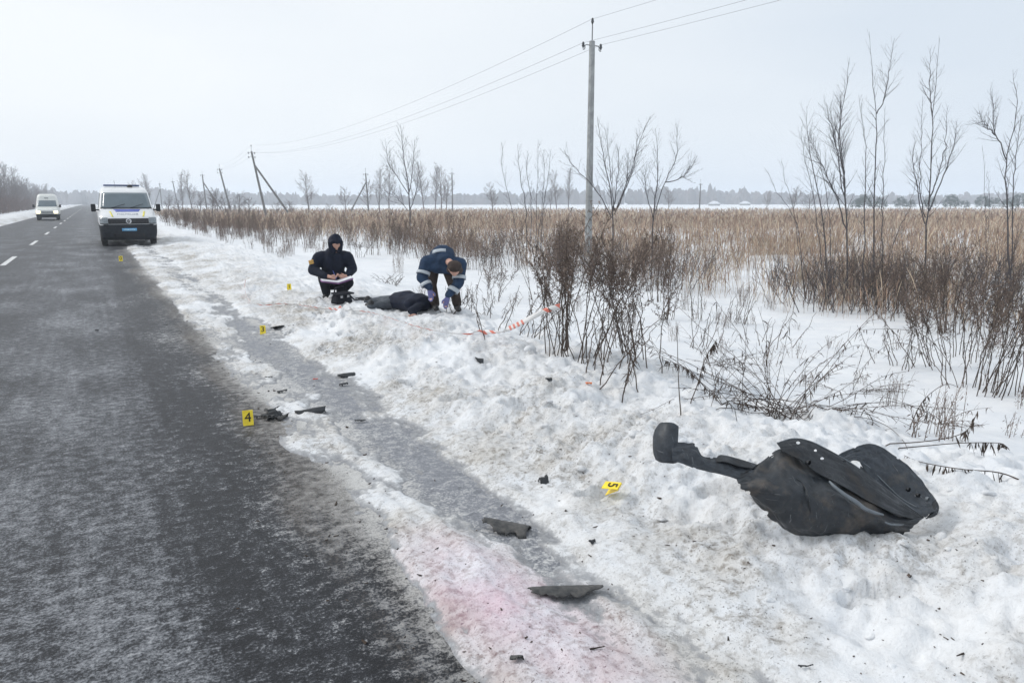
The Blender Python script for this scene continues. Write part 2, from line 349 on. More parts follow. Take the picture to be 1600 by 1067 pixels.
def asphalt_material():
    m, t, b = mat_nodes('asphalt'); L = t.links.new
    def n_(ty, **k):
        n = t.nodes.new(ty)
        for a, v in k.items(): setattr(n, a, v)
        return n
    tcn = n_('ShaderNodeTexCoord'); sep = n_('ShaderNodeSeparateXYZ'); L(tcn.outputs['Object'], sep.inputs[0])
    def noise(sc, det=5, ro=.6, stretch=None):
        q = n_('ShaderNodeTexNoise'); q.inputs['Scale'].default_value = sc; q.inputs['Detail'].default_value = det; q.inputs['Roughness'].default_value = ro
        if stretch:
            mp_ = n_('ShaderNodeMapping'); mp_.inputs['Scale'].default_value = stretch; L(tcn.outputs['Object'], mp_.inputs['Vector']); L(mp_.outputs['Vector'], q.inputs['Vector'])
        else: L(tcn.outputs['Object'], q.inputs['Vector'])
        return q.outputs['Fac']
    def ramp(src, pts):
        r = n_('ShaderNodeValToRGB'); e = r.color_ramp.elements
        while len(e) < len(pts): e.new(.5)
        for k, (p, c) in enumerate(pts): e[k].position = p; e[k].color = (*c, 1) if isinstance(c, tuple) else (c, c, c, 1)
        L(src, r.inputs['Fac']); return r.outputs['Color']
    def mix(f, a, c, blend='MIX'):
        q = n_('ShaderNodeMixRGB', blend_type=blend)
        for s, v in (('Fac', f), ('Color1', a), ('Color2', c)):
            if isinstance(v, tuple): q.inputs[s].default_value = (*v, 1)
            elif isinstance(v, (int, float)): q.inputs[s].default_value = v
            else: L(v, q.inputs[s])
        return q.outputs['Color']
    def ma_(op, a, c, clamp=True):
        q = n_('ShaderNodeMath', operation=op)
        for i, v in enumerate((a, c)):
            if isinstance(v, (int, float)): q.inputs[i].default_value = v
            else: L(v, q.inputs[i])
        q.use_clamp = clamp
        return q.outputs[0]
    # worn-in bands along the lanes: salt-grey crust between wet wheel tracks
    wob = ma_('MULTIPLY', ma_('SUBTRACT', noise(.8, 4, .6, (1, .35, 1)), .5, False), .9, False)
    xx = ma_('ADD', sep.outputs['X'], wob, False)
    xn = ma_('MULTIPLY', ma_('ADD', xx, 6.0, False), 1 / 8.6)
    #  x = -6 .. 2.6
    def X(v): return (v + 6.0) / 8.6
    band = ramp(xn, [(0, .5), (X(-4.6), .30), (X(-3.2), .55), (X(-2.2), .42), (X(-1.3), .48), (X(-.5), .72), (X(.12), .62), (X(.42), .20), (X(.72), .30), (X(.98), .75), (X(1.2), .55), (X(1.5), .62), (X(2.4), .62)])
    big = noise(1.1, 5, .6, (1, .5, 1)); mid = noise(12, 7, .78, (1, 1.2, 1)); fine = noise(70, 5, .78); peb = noise(190, 3, .75)
    crust = ma_('ADD', ma_('MULTIPLY', band, .62), ma_('MULTIPLY', ma_('SUBTRACT', mid, .5, False), 2.6, False), False)
    crust = ma_('ADD', crust, ma_('MULTIPLY', ma_('SUBTRACT', fine, .5, False), 3.0, False), False)
    crust = ma_('ADD', crust, ma_('MULTIPLY', ma_('SUBTRACT', big, .5, False), 1.3, False))
    streak = noise(1.0, 5, .7, (7.5, .22, 1)); crust = ma_('ADD', crust, ma_('MULTIPLY', ma_('SUBTRACT', streak, .5, False), .55, False))
    base = ramp(crust, [(.0, (.008, .009, .012)), (.22, (.03, .032, .038)), (.46, (.13, .137, .15)), (.9, (.31, .32, .34))])
    spark = ramp(peb, [(.62, 0.0), (.70, .5)])
    base = mix(spark, base, (.33, .34, .36))
    # frozen gravel of the shoulder, past the pavement's edge
    shm = ramp(xn, [(X(1.12), 0.0), (X(1.3), 1.0)])
    gravel = ramp(ma_('ADD', ma_('MULTIPLY', mid, .5), ma_('MULTIPLY', fine, .5)), [(.34, (.10, .105, .12)), (.5, (.24, .25, .275)), (.68, (.46, .47, .50))])
    base = mix(shm, base, gravel)
    # snow and slush trodden thinly into the pavement's edge and the shoulder
    edge = ramp(xn, [(X(.1), 0.0), (X(.55), .14), (X(.85), .42), (X(1.02), .62), (X(1.2), 1.0), (X(1.42), .8), (X(1.6), .42), (X(1.9), .42), (X(2.08), .95)])
    sl_ = ma_('ADD', ma_('MULTIPLY', ma_('SUBTRACT', mid, .5, False), 2.4, False), ma_('MULTIPLY', ma_('SUBTRACT', fine, .5, False), 2.0, False), False)
    sl_ = ma_('ADD', ma_('ADD', sl_, ma_('MULTIPLY', ma_('SUBTRACT', big, .5, False), 1.2, False), False), edge, False)
    slm = ramp(sl_, [(.40, 0.0), (.95, .92)])
    base = mix(slm, base, ramp(ma_('ADD', ma_('MULTIPLY', fine, .6), ma_('MULTIPLY', big, .4)), [(.38, (.33, .31, .29)), (.6, (.66, .66, .65))]))
    mud = ramp(ma_('ADD', ma_('MULTIPLY', ramp(xn, [(X(.6), 0.0), (X(.88), .9), (X(1.1), .8), (X(1.3), 0.0)]), big), ma_('MULTIPLY', ma_('SUBTRACT', fine, .5, False), 1.6, False), False), [(.34, 0.0), (.55, .75)])
    base = mix(mud, base, (.075, .062, .05))
    L(base, b.inputs['Base Color'])
    rg = ramp(ma_('ADD', ma_('MULTIPLY', crust, .8), ma_('MULTIPLY', fine, .2)), [(.1, .42), (.5, .7), (.8, .85)])
    L(rg, b.inputs['Roughness']); b.inputs['Specular IOR Level'].default_value = .18
    bp = n_('ShaderNodeBump'); bp.inputs['Strength'].default_value = .8; bp.inputs['Distance'].default_value = .012
    hh = ma_('ADD', ma_('MULTIPLY', mid, .6), ma_('ADD', ma_('MULTIPLY', fine, .5), ma_('MULTIPLY', peb, .25)), False)
    L(hh, bp.inputs['Height']); L(bp.outputs['Normal'], b.inputs['Normal'])
    return m
SNOW = snow_material(); ASPH = asphalt_material()

# ---------------------------------------------------------------- ground
def line(a, b, s0, grow=0.0, ref=0.0):
    r = [a]
    while r[-1] < b: r.append(r[-1] + max(s0, grow * abs(r[-1] - ref)))
    return r
xs = sorted(set(np.round([-v for v in line(8.5, 900, .35, .10, 6)] + line(-8.4, -5.7, .10) + [-5.4, -4, -2, 0, .5] + line(.82, 4.9, .021) + line(4.93, 13, .03, .02, 3.4) + line(13.3, 1500, .3, .07, 9), 4)))
ys = sorted(set(np.round([-60, -30, -15, -8, -5, -3, -2, -1.4, -1, -.6, -.3, -.1] + line(0, 1.0, .05) + line(1.0, 5.2, .021) + line(5.22, 40, .021, .0058) + line(40.2, 2200, .25, .04), 4)))
GX, GY = np.meshgrid(np.array(xs), np.array(ys)); GZ = land(GX, GY); XS = np.array(xs); YS = np.array(ys)
n, m_ = GX.shape; I = np.arange(n * m_).reshape(n, m_)
Q = np.stack([I[:-1, :-1], I[:-1, 1:], I[1:, 1:], I[1:, :-1]], -1).reshape(-1, 4)
def dirtiness(x, y):
    d = np.interp(x, [-30, -9, -7, -6, -5.7, .9, 1.1, 1.35, 1.7, 2.0, 2.3, 2.7, 3.2, 3.9, 4.8, 6, 12], [0, .05, .25, .55, .8, 1.15, .95, .50, .5, .44, .74, .60, .36, .17, .05, .0, 0])
    p = fbm(x * .9, y * .8, 91, 4, .6); d = d * np.clip(.75 + 1.3 * p, .12, 1.7)
    d = d + .45 * np.clip(fbm(x * 2.2 + 4, y * 2.2, 95, 3) - .28, 0, 1) * sstep(1.9, 2.3, x) * (1 - sstep(3.4, 4.8, x))
    return np.clip(d, 0, 1.2)
dirt = dirtiness(GX, GY)
pink_tint = np.clip(1.25 - np.hypot((GX - 1.38 - .10 * (2.5 - GY)) / .36, (GY - 2.5) / .85), 0, 1) * .95  # oval patch of snow tinted pink, fading outwards
# boot prints pressed into the snow between road, people and liner
prng = np.random.default_rng(64)
def track(pts, step=.62):
    P = catmull(np.array([(a, b, 0) for a, b in pts], float), 60); d = np.concatenate([[0], np.cumsum(np.linalg.norm(np.diff(P, axis=0), axis=1))]); k = 0
    for q in np.arange(.1, d[-1], step):
        c = np.array([np.interp(q, d, P[:, i]) for i in (0, 1)]); t = np.array([np.interp(q + .1, d, P[:, i]) for i in (0, 1)]) - c; t = t / (np.linalg.norm(t) + 1e-9)
        k += 1; c = c + np.array([-t[1], t[0]]) * (.11 if k % 2 else -.11) + prng.normal(0, .04, 2)
        i0, i1 = np.searchsorted(XS, [c[0] - .3, c[0] + .3]); j0, j1 = np.searchsorted(YS, [c[1] - .3, c[1] + .3])
        X_, Y_ = GX[j0:j1, i0:i1] - c[0], GY[j0:j1, i0:i1] - c[1]; u = X_ * t[0] + Y_ * t[1]; w = -X_ * t[1] + Y_ * t[0]
        r = np.sqrt((u / .155) ** 2 + (w / .062) ** 2); GZ[j0:j1, i0:i1] += -.055 * (1 - sstep(.75, 1.1, r)) + .018 * np.exp(-((r - 1.25) / .25) ** 2)
for tr in ([(2.3, 8.2), (2.9, 10), (3.5, 12.6)], [(2.2, 9.6), (3.2, 11), (4.6, 11.6)], [(3.6, 13.2), (4.4, 12.4), (5.0, 11.4)], [(2.2, 5.2), (2.9, 4.6), (3.4, 3.6), (3.6, 2.8)], [(2.2, 3.0), (2.7, 2.9), (3.0, 2.6)], [(2.4, 7.2), (3.3, 7.4), (4.3, 8.4), (4.8, 10.4)], [(2.3, 14.8), (3.2, 14.4), (3.7, 13.6)], [(2.4, 6.2), (3.0, 6.0), (3.6, 6.3)], [(2.5, 1.6), (3.0, 1.3), (3.6, 1.2)]): track(tr)
thin = np.clip(1 - GZ / .020, 0, 1) * sstep(.9, 1.05, GX) * (1 - sstep(2.3, 2.5, GX))
snow = mesh_np('snow_ground', np.stack([GX, GY, GZ], -1).reshape(-1, 3), [Q], SNOW, None, True, {'dirt': dirt.ravel(), 'pink_tint': pink_tint.ravel(), 'thin': thin.ravel()})
tag(snow, kind='structure')
rx = [-6.6, -4, -2.25, 0, 1.0, 2.7]; ry = [-60, -10, 0, 10, 40, 120, 400, 870]
V = [(x, y, -.012 if x > 2 else 0) for y in ry for x in rx]; k = len(rx)
F = np.array([(j * k + i, j * k + i + 1, (j + 1) * k + i + 1, (j + 1) * k + i) for j in range(len(ry) - 1) for i in range(k - 1)])
road = tag(mesh_np('road', np.array(V), [F], ASPH), kind='structure')
PAINT = mat('road_paint', (.62, .62, .62), .6, .3, 20)
yy = 24.6 - 11.5 * 3
kk = 0
while yy < 260:
    if yy > -6:
        d = mesh_np('dash', np.array([(-2.32, yy, .004), (-2.18, yy, .004), (-2.18, yy + 4.0, .004), (-2.32, yy + 4.0, .004)]), [np.array([[0, 1, 2, 3]])], PAINT, road)
    yy += 11.5

# ================================================================ vegetation
BARK = mat_veg('bark', (.085, .080, .082)); DRY = mat_veg('dry_stalk', (.105, .083, .070)); STRAW = mat_veg('straw', (.47, .415, .36))
FLUFF = mat_veg('seed_fluff', (.165, .128, .108)); NEEDLE = mat_veg('needles', (.035, .06, .045)); FARB = mat_veg('far_branches', (.115, .092, .085))

def unit(v): v = np.asarray(v, float); return v / (np.linalg.norm(v) + 1e-9)
def grow_path(p, d, L, k, rng, wander=.12, lift=.0):
    P = [np.array(p, float)]; d = unit(d)
    for i in range(k):
        d = unit(d + rng.normal(0, wander, 3) + np.array([0, 0, lift])); P.append(P[-1] + d * L / k)
    return np.array(P)
def twigs(v, P, r, rng, n, Lmin, Lmax, lo=.2, hi=.97, ang=.75, lift=.12, sub=True, c=None, rmin=.0018, sides=3):
    """ascending side shoots along a stem"""
    k = len(P) - 1
    for i in range(n):
        t = lo + (hi - lo) * (i + rng.random()) / n; q = t * k; j = min(int(q), k - 1); f = q - j
        p = P[j] * (1 - f) + P[j + 1] * f; d = unit(P[j + 1] - P[j])
        s = unit(np.cross(d, rng.normal(size=3))); dd = unit(d * math.cos(ang) + s * math.sin(ang))
        L = (Lmin + (Lmax - Lmin) * (1 - t) ** .7) * rng.uniform(.55, 1.15); rr = max(r * (1 - .75 * t) * .5, rmin)
        T = grow_path(p, dd, L, 4, rng, .07, lift); v.tube(T, rr, rmin * .6, sides, c)
        if sub and L > .28:
            twigs(v, T, rr, rng, int(2 + L * 4), .06, L * .45, .2, .95, .65, lift, False, c, rmin, sides)

def sapling(name, label, stems, depth, rb_, seed, ntw=14, tw=(.15, .8), spread=.35, drop=None, cat='tree', group=None, rmin=.0024):
    """a young bare tree: each stem runs through picture points, set at its own distance and standing on the ground there"""
    rng = np.random.default_rng(seed); rb = rb_ * .68; rmin = rmin * .95; ntw = int(ntw * 1.4)
    bx, by = stems[0][0]; b = at(bx, by, depth); g = gz(b[0], b[1])
    root = empty(name, (b[0], b[1], g)); org = np.array([b[0], b[1], g]); tr = None
    v2 = VEG()
    for i, S in enumerate(stems):
        dz = rng.normal(0, spread)
        P = np.array([at(x, y, depth + (dz * (k / max(1, len(S) - 1)))) for k, (x, y) in enumerate(S)])
        if i == 0 or S[0] == 'g' or drop and i in drop:
            P[0, 2] = gz(P[0, 0], P[0, 1]) - .05
        P = catmull(P, 16) + np.concatenate([np.zeros((1, 3)), rng.normal(0, .012, (15, 3))]); P = P - org
        r = rb * (1 if i == 0 else rng.uniform(.55, .8)); c = np.array([1, 1, 1.03]) * rng.uniform(.8, 1.15)
        v = VEG(); v.tube(P, r, rmin, 6, c); v.build('trunk' if i == 0 else 'stem', BARK, root, True)
        twigs(v2, P, r, rng, ntw, tw[0], tw[1], .22, .98, .62, .10, True, c, rmin * .8)
    v2.build('crown', BARK, root)
    return tag(root, label, cat, group)

# ---- young trees along the verge
GS = 'bare saplings growing in the dry field'
sapling('sapling', 'bare sapling of two bowed stems bending left over the tall dry weeds', [[(1293, 452), (1288, 361), (1270, 260), (1262, 210), (1261, 166)], [(1291, 440), (1275, 330), (1258, 250), (1251, 198)], [(1300, 440), (1296, 340), (1280, 250), (1268, 215)]], 16.5, .026, 1, 16, (.2, .8), group=GS, drop=(1, 2))
sapling('sapling', 'dense bare sapling with feathery side shoots and one tall bent leader', [[(1326, 455), (1323, 369), (1319, 280), (1311, 215), (1320, 150), (1328, 91)], [(1322, 330), (1308, 240), (1300, 200), (1292, 166)], [(1321, 300), (1313, 220), (1313, 147)], [(1324, 360), (1303, 300), (1280, 250), (1264, 215)]], 15.5, .03, 2, 30, (.2, .75), group=GS)
sapling('sapling', 'tallest bare sapling whose leader forks into two long whips', [[(1372, 455), (1365, 369), (1366, 290), (1369, 220), (1370, 175), (1363, 120), (1359, 50)], [(1370, 178), (1383, 150), (1390, 105), (1397, 61)], [(1352, 440), (1352, 320), (1351, 230), (1341, 147)]], 15.0, .027, 3, 18, (.15, .7), group=GS, drop=(2,))
sapling('sapling', 'slender straight bare sapling with short spurs beside the forked one', [[(1383, 458), (1378, 369), (1380, 300), (1381, 230), (1383, 165)], [(1385, 440), (1400, 370), (1420, 330), (1432, 280)]], 15.6, .02, 4, 22, (.1, .45), group=GS, drop=(1,))
sapling('sapling', 'bare sapling with a candelabra of upswept branches under twin leaders', [[(1446, 462), (1447, 369), (1452, 300), (1455, 230), (1457, 181), (1464, 120), (1467, 60)], [(1457, 183), (1453, 140), (1454, 76)], [(1446, 340), (1437, 290), (1440, 220), (1441, 151)], [(1450, 320), (1467, 270), (1478, 220), (1482, 165)], [(1452, 330), (1480, 260), (1492, 220), (1495, 190)], [(1445, 350), (1430, 280), (1427, 250), (1429, 213)]], 15.2, .028, 5, 17, (.15, .6), group=GS)
sapling('sapling', 'bare sapling splitting low into a wide V of thick limbs', [[(1578, 470), (1575, 380), (1572, 300), (1572, 250), (1585, 200), (1589, 150), (1583, 110)], [(1572, 250), (1556, 210), (1552, 170), (1546, 140)], [(1556, 212), (1540, 195), (1529, 177)], [(1582, 440), (1583, 300), (1590, 230), (1596, 180)]], 15.0, .03, 6, 18, (.15, .6), group=GS, drop=(3,))
sapling('sapling', 'single thin whip standing bare between the candelabra and the wide V', [[(1542, 455), (1541, 380), (1538, 300), (1536, 226)], [(1545, 420), (1546, 330), (1543, 268)]], 15.5, .012, 7, 9, (.08, .3), group=GS, drop=(1,))
sapling('sapling', 'pair of thin bare whips leaning left at the field edge', [[(1262, 440), (1244, 350), (1215, 300), (1195, 262)], [(1262, 430), (1240, 330), (1226, 280), (1221, 248)]], 16.0, .012, 8, 9, (.1, .4), group=GS, drop=(1,))
sapling('sapling', 'bare many stemmed bush with arching shoots left of the concrete pole', [[(822, 420), (822, 330), (812, 270), (809, 226)], [(838, 420), (838, 330), (840, 270), (841, 219)], [(815, 415), (800, 330), (786, 270), (784, 222)], [(845, 415), (848, 330), (856, 280), (860, 233)], [(828, 415), (830, 320), (823, 270), (826, 240)], [(835, 415), (845, 340), (850, 270), (848, 240)]], 26, .026, 9, 14, (.2, .8), group=GS, drop=(1, 2, 3, 4, 5), rmin=.004)
sapling('sapling', 'bare tree with a long curved limb behind the concrete pole', [[(958, 420), (957, 330), (948, 270), (940, 225), (933, 184)], [(960, 330), (955, 280), (950, 230), (945, 200)], [(962, 330), (985, 270), (1000, 220), (1015, 182)], [(965, 325), (990, 260), (997, 210)], [(955, 340), (930, 295), (900, 265), (881, 235)], [(958, 330), (965, 280), (968, 230)], [(960, 335), (978, 290), (982, 240)]], 21, .032, 10, 15, (.2, .9), group=GS, rmin=.0035)
sapling('sapling', 'bare forked tree leaning right of the pole with crooked limbs', [[(1018, 420), (1021, 335), (1027, 280), (1027, 240), (1024, 200)], [(1024, 330), (1040, 285), (1055, 250), (1058, 220), (1056, 194)], [(1040, 285), (1062, 280), (1075, 268), (1085, 254)], [(1020, 340), (1008, 290), (1010, 260)]], 20, .03, 11, 15, (.2, .8), group=GS, rmin=.0035)
sapling('sapling', 'bare tree with a high whip leader out in the middle of the field', [[(640, 345), (639, 300), (632, 255), (629, 230), (626, 197)], [(639, 305), (620, 275), (607, 255), (603, 225)], [(640, 300), (644, 270), (648, 218)], [(638, 330), (625, 315), (608, 300)], [(640, 330), (650, 300), (655, 260)]], 44, .06, 12, 14, (.4, 1.6), group=GS, rmin=.009)

# ---- dead goldenrod: stalk with withered leaves and a seed plume
def weed_stalk(rng, H, lean, curve, parent, origin, dark=1.0, plume=True, leafy=1.0):
    k = 10; t = np.linspace(0, 1, k)
    P = np.stack([lean[0] * t + curve[0] * t ** 2.5, lean[1] * t + curve[1] * t ** 2.5, H * (t - .12 * np.hypot(*curve) / H * t ** 3)], 1) + np.asarray(origin)
    P[1:-1] += rng.normal(0, .008, (k - 2, 3)); c = np.array([1, .97, .95]) * rng.uniform(.6, 1.25) * dark
    v = VEG(); v.tube(P, .0055, .0022, 5, c)
    nl = int(rng.uniform(24, 44) * leafy * H)
    for i in range(nl):
        u = .2 + .68 * rng.random() ** .7; q = u * (k - 1); j = int(q); p = P[j] * (1 - q + j) + P[j + 1] * (q - j)
        a = rng.uniform(0, 2 * np.pi)
        v.leaf(p, (math.cos(a), math.sin(a), rng.uniform(-.9, .3)), rng.uniform(.03, .075), rng.uniform(.003, .008), rng.uniform(.3, .9), c * rng.uniform(.6, 1.1), rng)
    st = v.build('stalk', DRY, parent)
    if plume:
        w = VEG(); nb = int(rng.uniform(13, 20))
        for i in range(nb):
            u = .58 + .42 * (i + rng.random()) / nb; q = min(u, .999) * (k - 1); j = int(q); p = P[j] * (1 - q + j) + P[j + 1] * (q - j); a = rng.uniform(0, 2 * np.pi)
            d = np.array([math.cos(a) * .7, math.sin(a) * .7, .75]); L = rng.uniform(.06, .20) * (1.35 - u)/.6
            T = grow_path(p, d, L, 3, rng, .1, -.05); w.tube(T, .0016, .001, 3, c)
            for m in range(int(8 + L * 70)):
                f = rng.uniform(.25, 1) * 3; jj = min(int(f), 2); pp = T[jj] + (T[jj + 1] - T[jj]) * (f - jj)
                w.leaf(pp, rng.normal(size=3) + np.array([0, 0, .5]), rng.uniform(.012, .030), rng.uniform(.004, .009), .2, c * rng.uniform(.7, 1.5), rng)
        tag(w.build('seed_head', FLUFF, st), kind='stuff')
    return st

def weed_clump(px, py, H, n, seed, label, lean=(0, 0), spread=.22, rad=.12, dark=.9, depth=None, leafy=1.0, plume=True, group=None, name='dry_weed_clump', curve=.12):
    rng = np.random.default_rng(seed)
    if depth is None: b, _ = ground(px, py)
    else: b = at(px, py, depth); b[2] = gz(b[0], b[1])
    root = empty(name, b)
    right = np.array([CY, -SY])
    for i in range(int(n * 1.45)):
        h = H * rng.uniform(.62, 1.06); a = rng.uniform(0, 2 * np.pi); rr = rad * 1.9 * math.sqrt(rng.random()); o = np.array([math.cos(a) * rr, math.sin(a) * rr])
        l = right * lean[0] + np.array([SY, CY]) * lean[1] + rng.normal(0, spread, 2) * .8 + o * .6
        cv = rng.normal(0, curve, 2)
        weed_stalk(rng, h, l * h, cv * h, root, (o[0], o[1], gz(b[0] + o[0], b[1] + o[1]) - b[2] - .03), dark, plume, leafy)
    return tag(root, label, 'weeds', group)
WG = 'dead weed clumps on the snowy verge'
weed_clump(844, 468, 1.35, 7, 101, 'dark dead weed clump with brown plumes standing behind the tape knot', (-.08, 0), .15, group=WG)
weed_clump(868, 552, 1.40, 8, 102, 'dead weed clump the red and white tape is tied to', (0, 0), .10, .08, group=WG)
weed_clump(908, 560, 1.15, 12, 103, 'fan of dead stalks right beside the taped clump', (.06, 0), .26, .14, group=WG)
weed_clump(1004, 565, 1.10, 9, 104, 'bent dead stalks leaning left towards the pole', (-.16, 0), .20, .16, group=WG)
weed_clump(1024, 472, 1.35, 7, 105, 'straight dead weed clump with a dense plume right of the pole', (-.06, 0), .10, .08, group=WG)
weed_clump(1046, 500, 1.20, 7, 106, 'dead weed clump with spreading plume right of the straight one', (.06, 0), .14, .08, group=WG)
weed_clump(985, 600, .75, 8, 107, 'short dark dead stalks poking from the snow berm edge', (.1, 0), .38, .22, 1, leafy=1.3, plume=False, group=WG)
weed_clump(930, 450, 1.25, 8, 108, 'dead weed thicket around the foot of the concrete pole', (.02, 0), .22, .25, group=WG)
weed_clump(800, 520, .70, 8, 109, 'low tangled dead stalks leaning right beside the loose tape', (.32, 0), .35, .2, leafy=1.2, plume=False, group=WG)
weed_clump(735, 490, .42, 10, 110, 'low scrubby dead twigs beside the bending person', (.15, 0), .6, .25, leafy=1.5, plume=False, group=WG)
weed_clump(612, 445, .32, 9, 111, 'small dead tuft in open snow between the two people', (0, 0), .8, .15, leafy=1.2, plume=False, group=WG)
weed_clump(560, 402, .75, 6, 112, 'thin dead weed behind the crouching person shoulder', (0, 0), .3, .15, group=WG)
weed_clump(760, 430, .8, 5, 113, 'sparse dead stalks between the bending person and the taped clump', (0, 0), .2, .12, group=WG)
weed_clump(1092, 500, .95, 4, 114, 'few thin lone dead stalks between the spreading plume and the sapling thicket', (-.05, 0), .08, .08, leafy=.3, plume=False, group=WG)
weed_clump(1150, 505, .75, 6, 115, 'thin bare dead stalks slanting right on open snow', (.28, 0), .2, .1, leafy=.3, plume=False, group=WG)
weed_clump(1270, 478, .95, 14, 116, 'broad dark dead thicket at the foot of the two bowed sapling stems', (0, 0), .25, .45, .8, plume=False, group=WG)
weed_clump(1330, 484, 1.0, 12, 117, 'dead thicket around the densely feathered sapling', (0, 0), .2, .4, .9, group=WG)
weed_clump(1385, 490, 1.1, 8, 118, 'brown dead weeds under the tall forked sapling', (0, 0), .22, .3, group=WG)
weed_clump(1420, 500, 1.15, 8, 119, 'dead weed clump leaning right below the candelabra sapling', (.1, 0), .2, .2, group=WG)
weed_clump(1482, 520, 1.35, 8, 120, 'tall dark weed clump with a drooping dense plume head', (-.12, 0), .12, .1, .75, group=WG)
weed_clump(1512, 560, 1.45, 7, 121, 'tall straight dark weed stalks in front of the wide V sapling', (0, 0), .10, .14, .7, group=WG)
weed_clump(1545, 618, 1.35, 10, 122, 'spray of long bare stems rising steeply from smooth snow', (.16, 0), .20, .10, .7, leafy=.25, group=WG)
weed_clump(1588, 615, 1.45, 8, 123, 'outermost tall dead weed clump at the end of the thicket row', (.12, 0), .16, .14, .7, leafy=.6, group=WG)
weed_clump(1500, 605, 1.15, 6, 124, 'thin upright stems beside the arched weed stem', (0, 0), .10, .10, .8, leafy=.5, group=WG)
weed_clump(1445, 520, .95, 6, 125, 'slanting dark dead weeds between plume head and candelabra sapling', (-.25, 0), .2, .15, .75, group=WG)
weed_clump(1560, 540, 1.25, 7, 126, 'brown plumed dead weeds below the single thin whip', (0, 0), .15, .2, group=WG)

# ---- a fallen tangle of stalks by the wheel arch liner
def tangle(px, py, seed, label, n=42, L=(.45, 1.25), side=(.75, .25)):
    rng = np.random.default_rng(seed); b, _ = ground(px, py); root = empty('fallen_weed_tangle', b)
    right = np.array([CY, -SY, 0]); back = np.array([SY, CY, 0])
    for i in range(n):
        l = rng.uniform(*L); s = rng.uniform(-.55, 1.0)
        o = right * rng.normal(0, .10) + back * rng.normal(.0, .10)
        d = right * s * side[0] + back * rng.uniform(-.1, .9) * side[1] + np.array([0, 0, rng.uniform(.06, .36)])
        P = grow_path(o, d, l, 8, rng, .07, -.07)
        z = np.array([gz(b[0] + q[0], b[1] + q[1]) for q in P]) - b[2]; P[:, 2] = np.maximum(P[:, 2], z + .012); P[0, 2] = z[0] - .03
        c = np.array([1, .95, .93]) * rng.uniform(.5, 1.2); v = VEG(); v.tube(P, .0030, .0012, 4, c)
        twigs(v, P, .003, rng, int(3 + 4 * l), .05, .22, .3, .95, .6, -.05, False, c, .0012)
        for q in range(int(16 * l)):
            f = rng.uniform(.1, .95) * 7.99; j = int(f); p = P[j] + (P[j + 1] - P[j]) * (f - j)
            v.leaf(p, rng.normal(size=3) * .6 - np.array([0, 0, .5]), rng.uniform(.02, .06), rng.uniform(.005, .010), .5, c * .85, rng)
        v.build('stalk', DRY, root)
    return tag(root, label, 'weeds')
tangle(1232, 655, 201, 'large fallen tangle of dead stalks on snow behind the black wheel arch liner')
tangle(1130, 632, 202, 'sparser fallen dead stalks fanning up slope from the berm left of the large tangle', 14, (.3, .9), (.9, .4))

tangle(1120, 572, 203, 'loose fallen dead stalks on the slope beside the drooping leafy stem', 12, (.3, .8), (.9, .5))
tangle(1330, 612, 204, 'faint fallen dead stalks on smooth snow above the large tangle', 12, (.25, .7), (.9, .6))
tangle(1452, 662, 205, 'sparse fallen dead stalks on smooth snow by the small hooped stem', 9, (.25, .7), (.9, .5))
weed_clump(1100, 545, .7, 5, 127, 'thin dead stalks leaning right by the loose fallen stalks', (.25, 0), .25, .14, leafy=.6, plume=False, group=WG)
weed_clump(1205, 540, .6, 5, 128, 'thin dead stalks standing on open snow above the large tangle', (.1, 0), .3, .16, leafy=.5, plume=False, group=WG)
weed_clump(1395, 575, .65, 6, 129, 'slanting thin dead stalks beneath the highest arched stem', (-.25, 0), .3, .14, leafy=.8, plume=False, group=WG)
weed_clump(1460, 575, .95, 7, 130, 'dark leaning dead weeds crossing the two arched stems', (-.35, 0), .2, .12, .8, group=WG)
weed_clump(770, 470, .8, 6, 131, 'slanting dead stalks behind the rising tape', (.25, 0), .25, .14, group=WG)
# ---- single arched stems with hanging leaves
def arch(pts, seed, label, leaves=(.35, 1), nl=22, r=.004):
    rng = np.random.default_rng(seed); b, dep = ground(*pts[0]); P = [b]
    for i, (x, y) in enumerate(pts[1:]):
        q = at(x, y, dep * (1 + .02 * (i + 1))); g = gz(q[0], q[1])
        if q[2] < g + .015: q, _ = ground(x, y); q[2] += .015
        P.append(q)
    P = catmull(np.array(P), 18); P[0, 2] -= .03; P = P - b; root = empty('arched_weed_stem', b)
    c = np.array([1, .95, .92]) * rng.uniform(.5, .9); v = VEG(); v.tube(P, r, .0015, 5, c); v.build('stalk', DRY, root)
    w = VEG()
    for i in range(nl):
        u = rng.uniform(*leaves) * 16.99; j = int(u); p = P[j] + (P[j + 1] - P[j]) * (u - j)
        w.leaf(p, (rng.normal(0, .35), rng.normal(0, .35), -1), rng.uniform(.03, .075), rng.uniform(.006, .014), .2, c * rng.uniform(.7, 1), rng)
    if nl: tag(w.build('foliage', DRY, root), kind='stuff')
    return tag(root, label, 'weeds')
arch([(1498, 606), (1478, 560), (1440, 522), (1390, 514), (1342, 516)], 301, 'highest arched dead stem curving left with hanging leaves near its tip')
arch([(1486, 607), (1462, 572), (1425, 540), (1385, 540), (1342, 580)], 302, 'arched dead stem with a thick leaf cluster below the highest arch')
arch([(1600, 752), (1560, 738), (1500, 738), (1440, 722), (1412, 715)], 303, 'long dead stem lying low on the snow right of the liner, tip towards it', (.2, 1), 34)
arch([(1420, 672), (1434, 640), (1450, 618), (1478, 600), (1500, 606)], 304, 'small hooped dead stem touching smooth snow at both ends', (.2, .6), 12)
arch([(1375, 694), (1440, 690), (1490, 682), (1515, 668), (1528, 642)], 305, 'dead stem curving up at its tip behind the liner top', (.5, 1), 20)
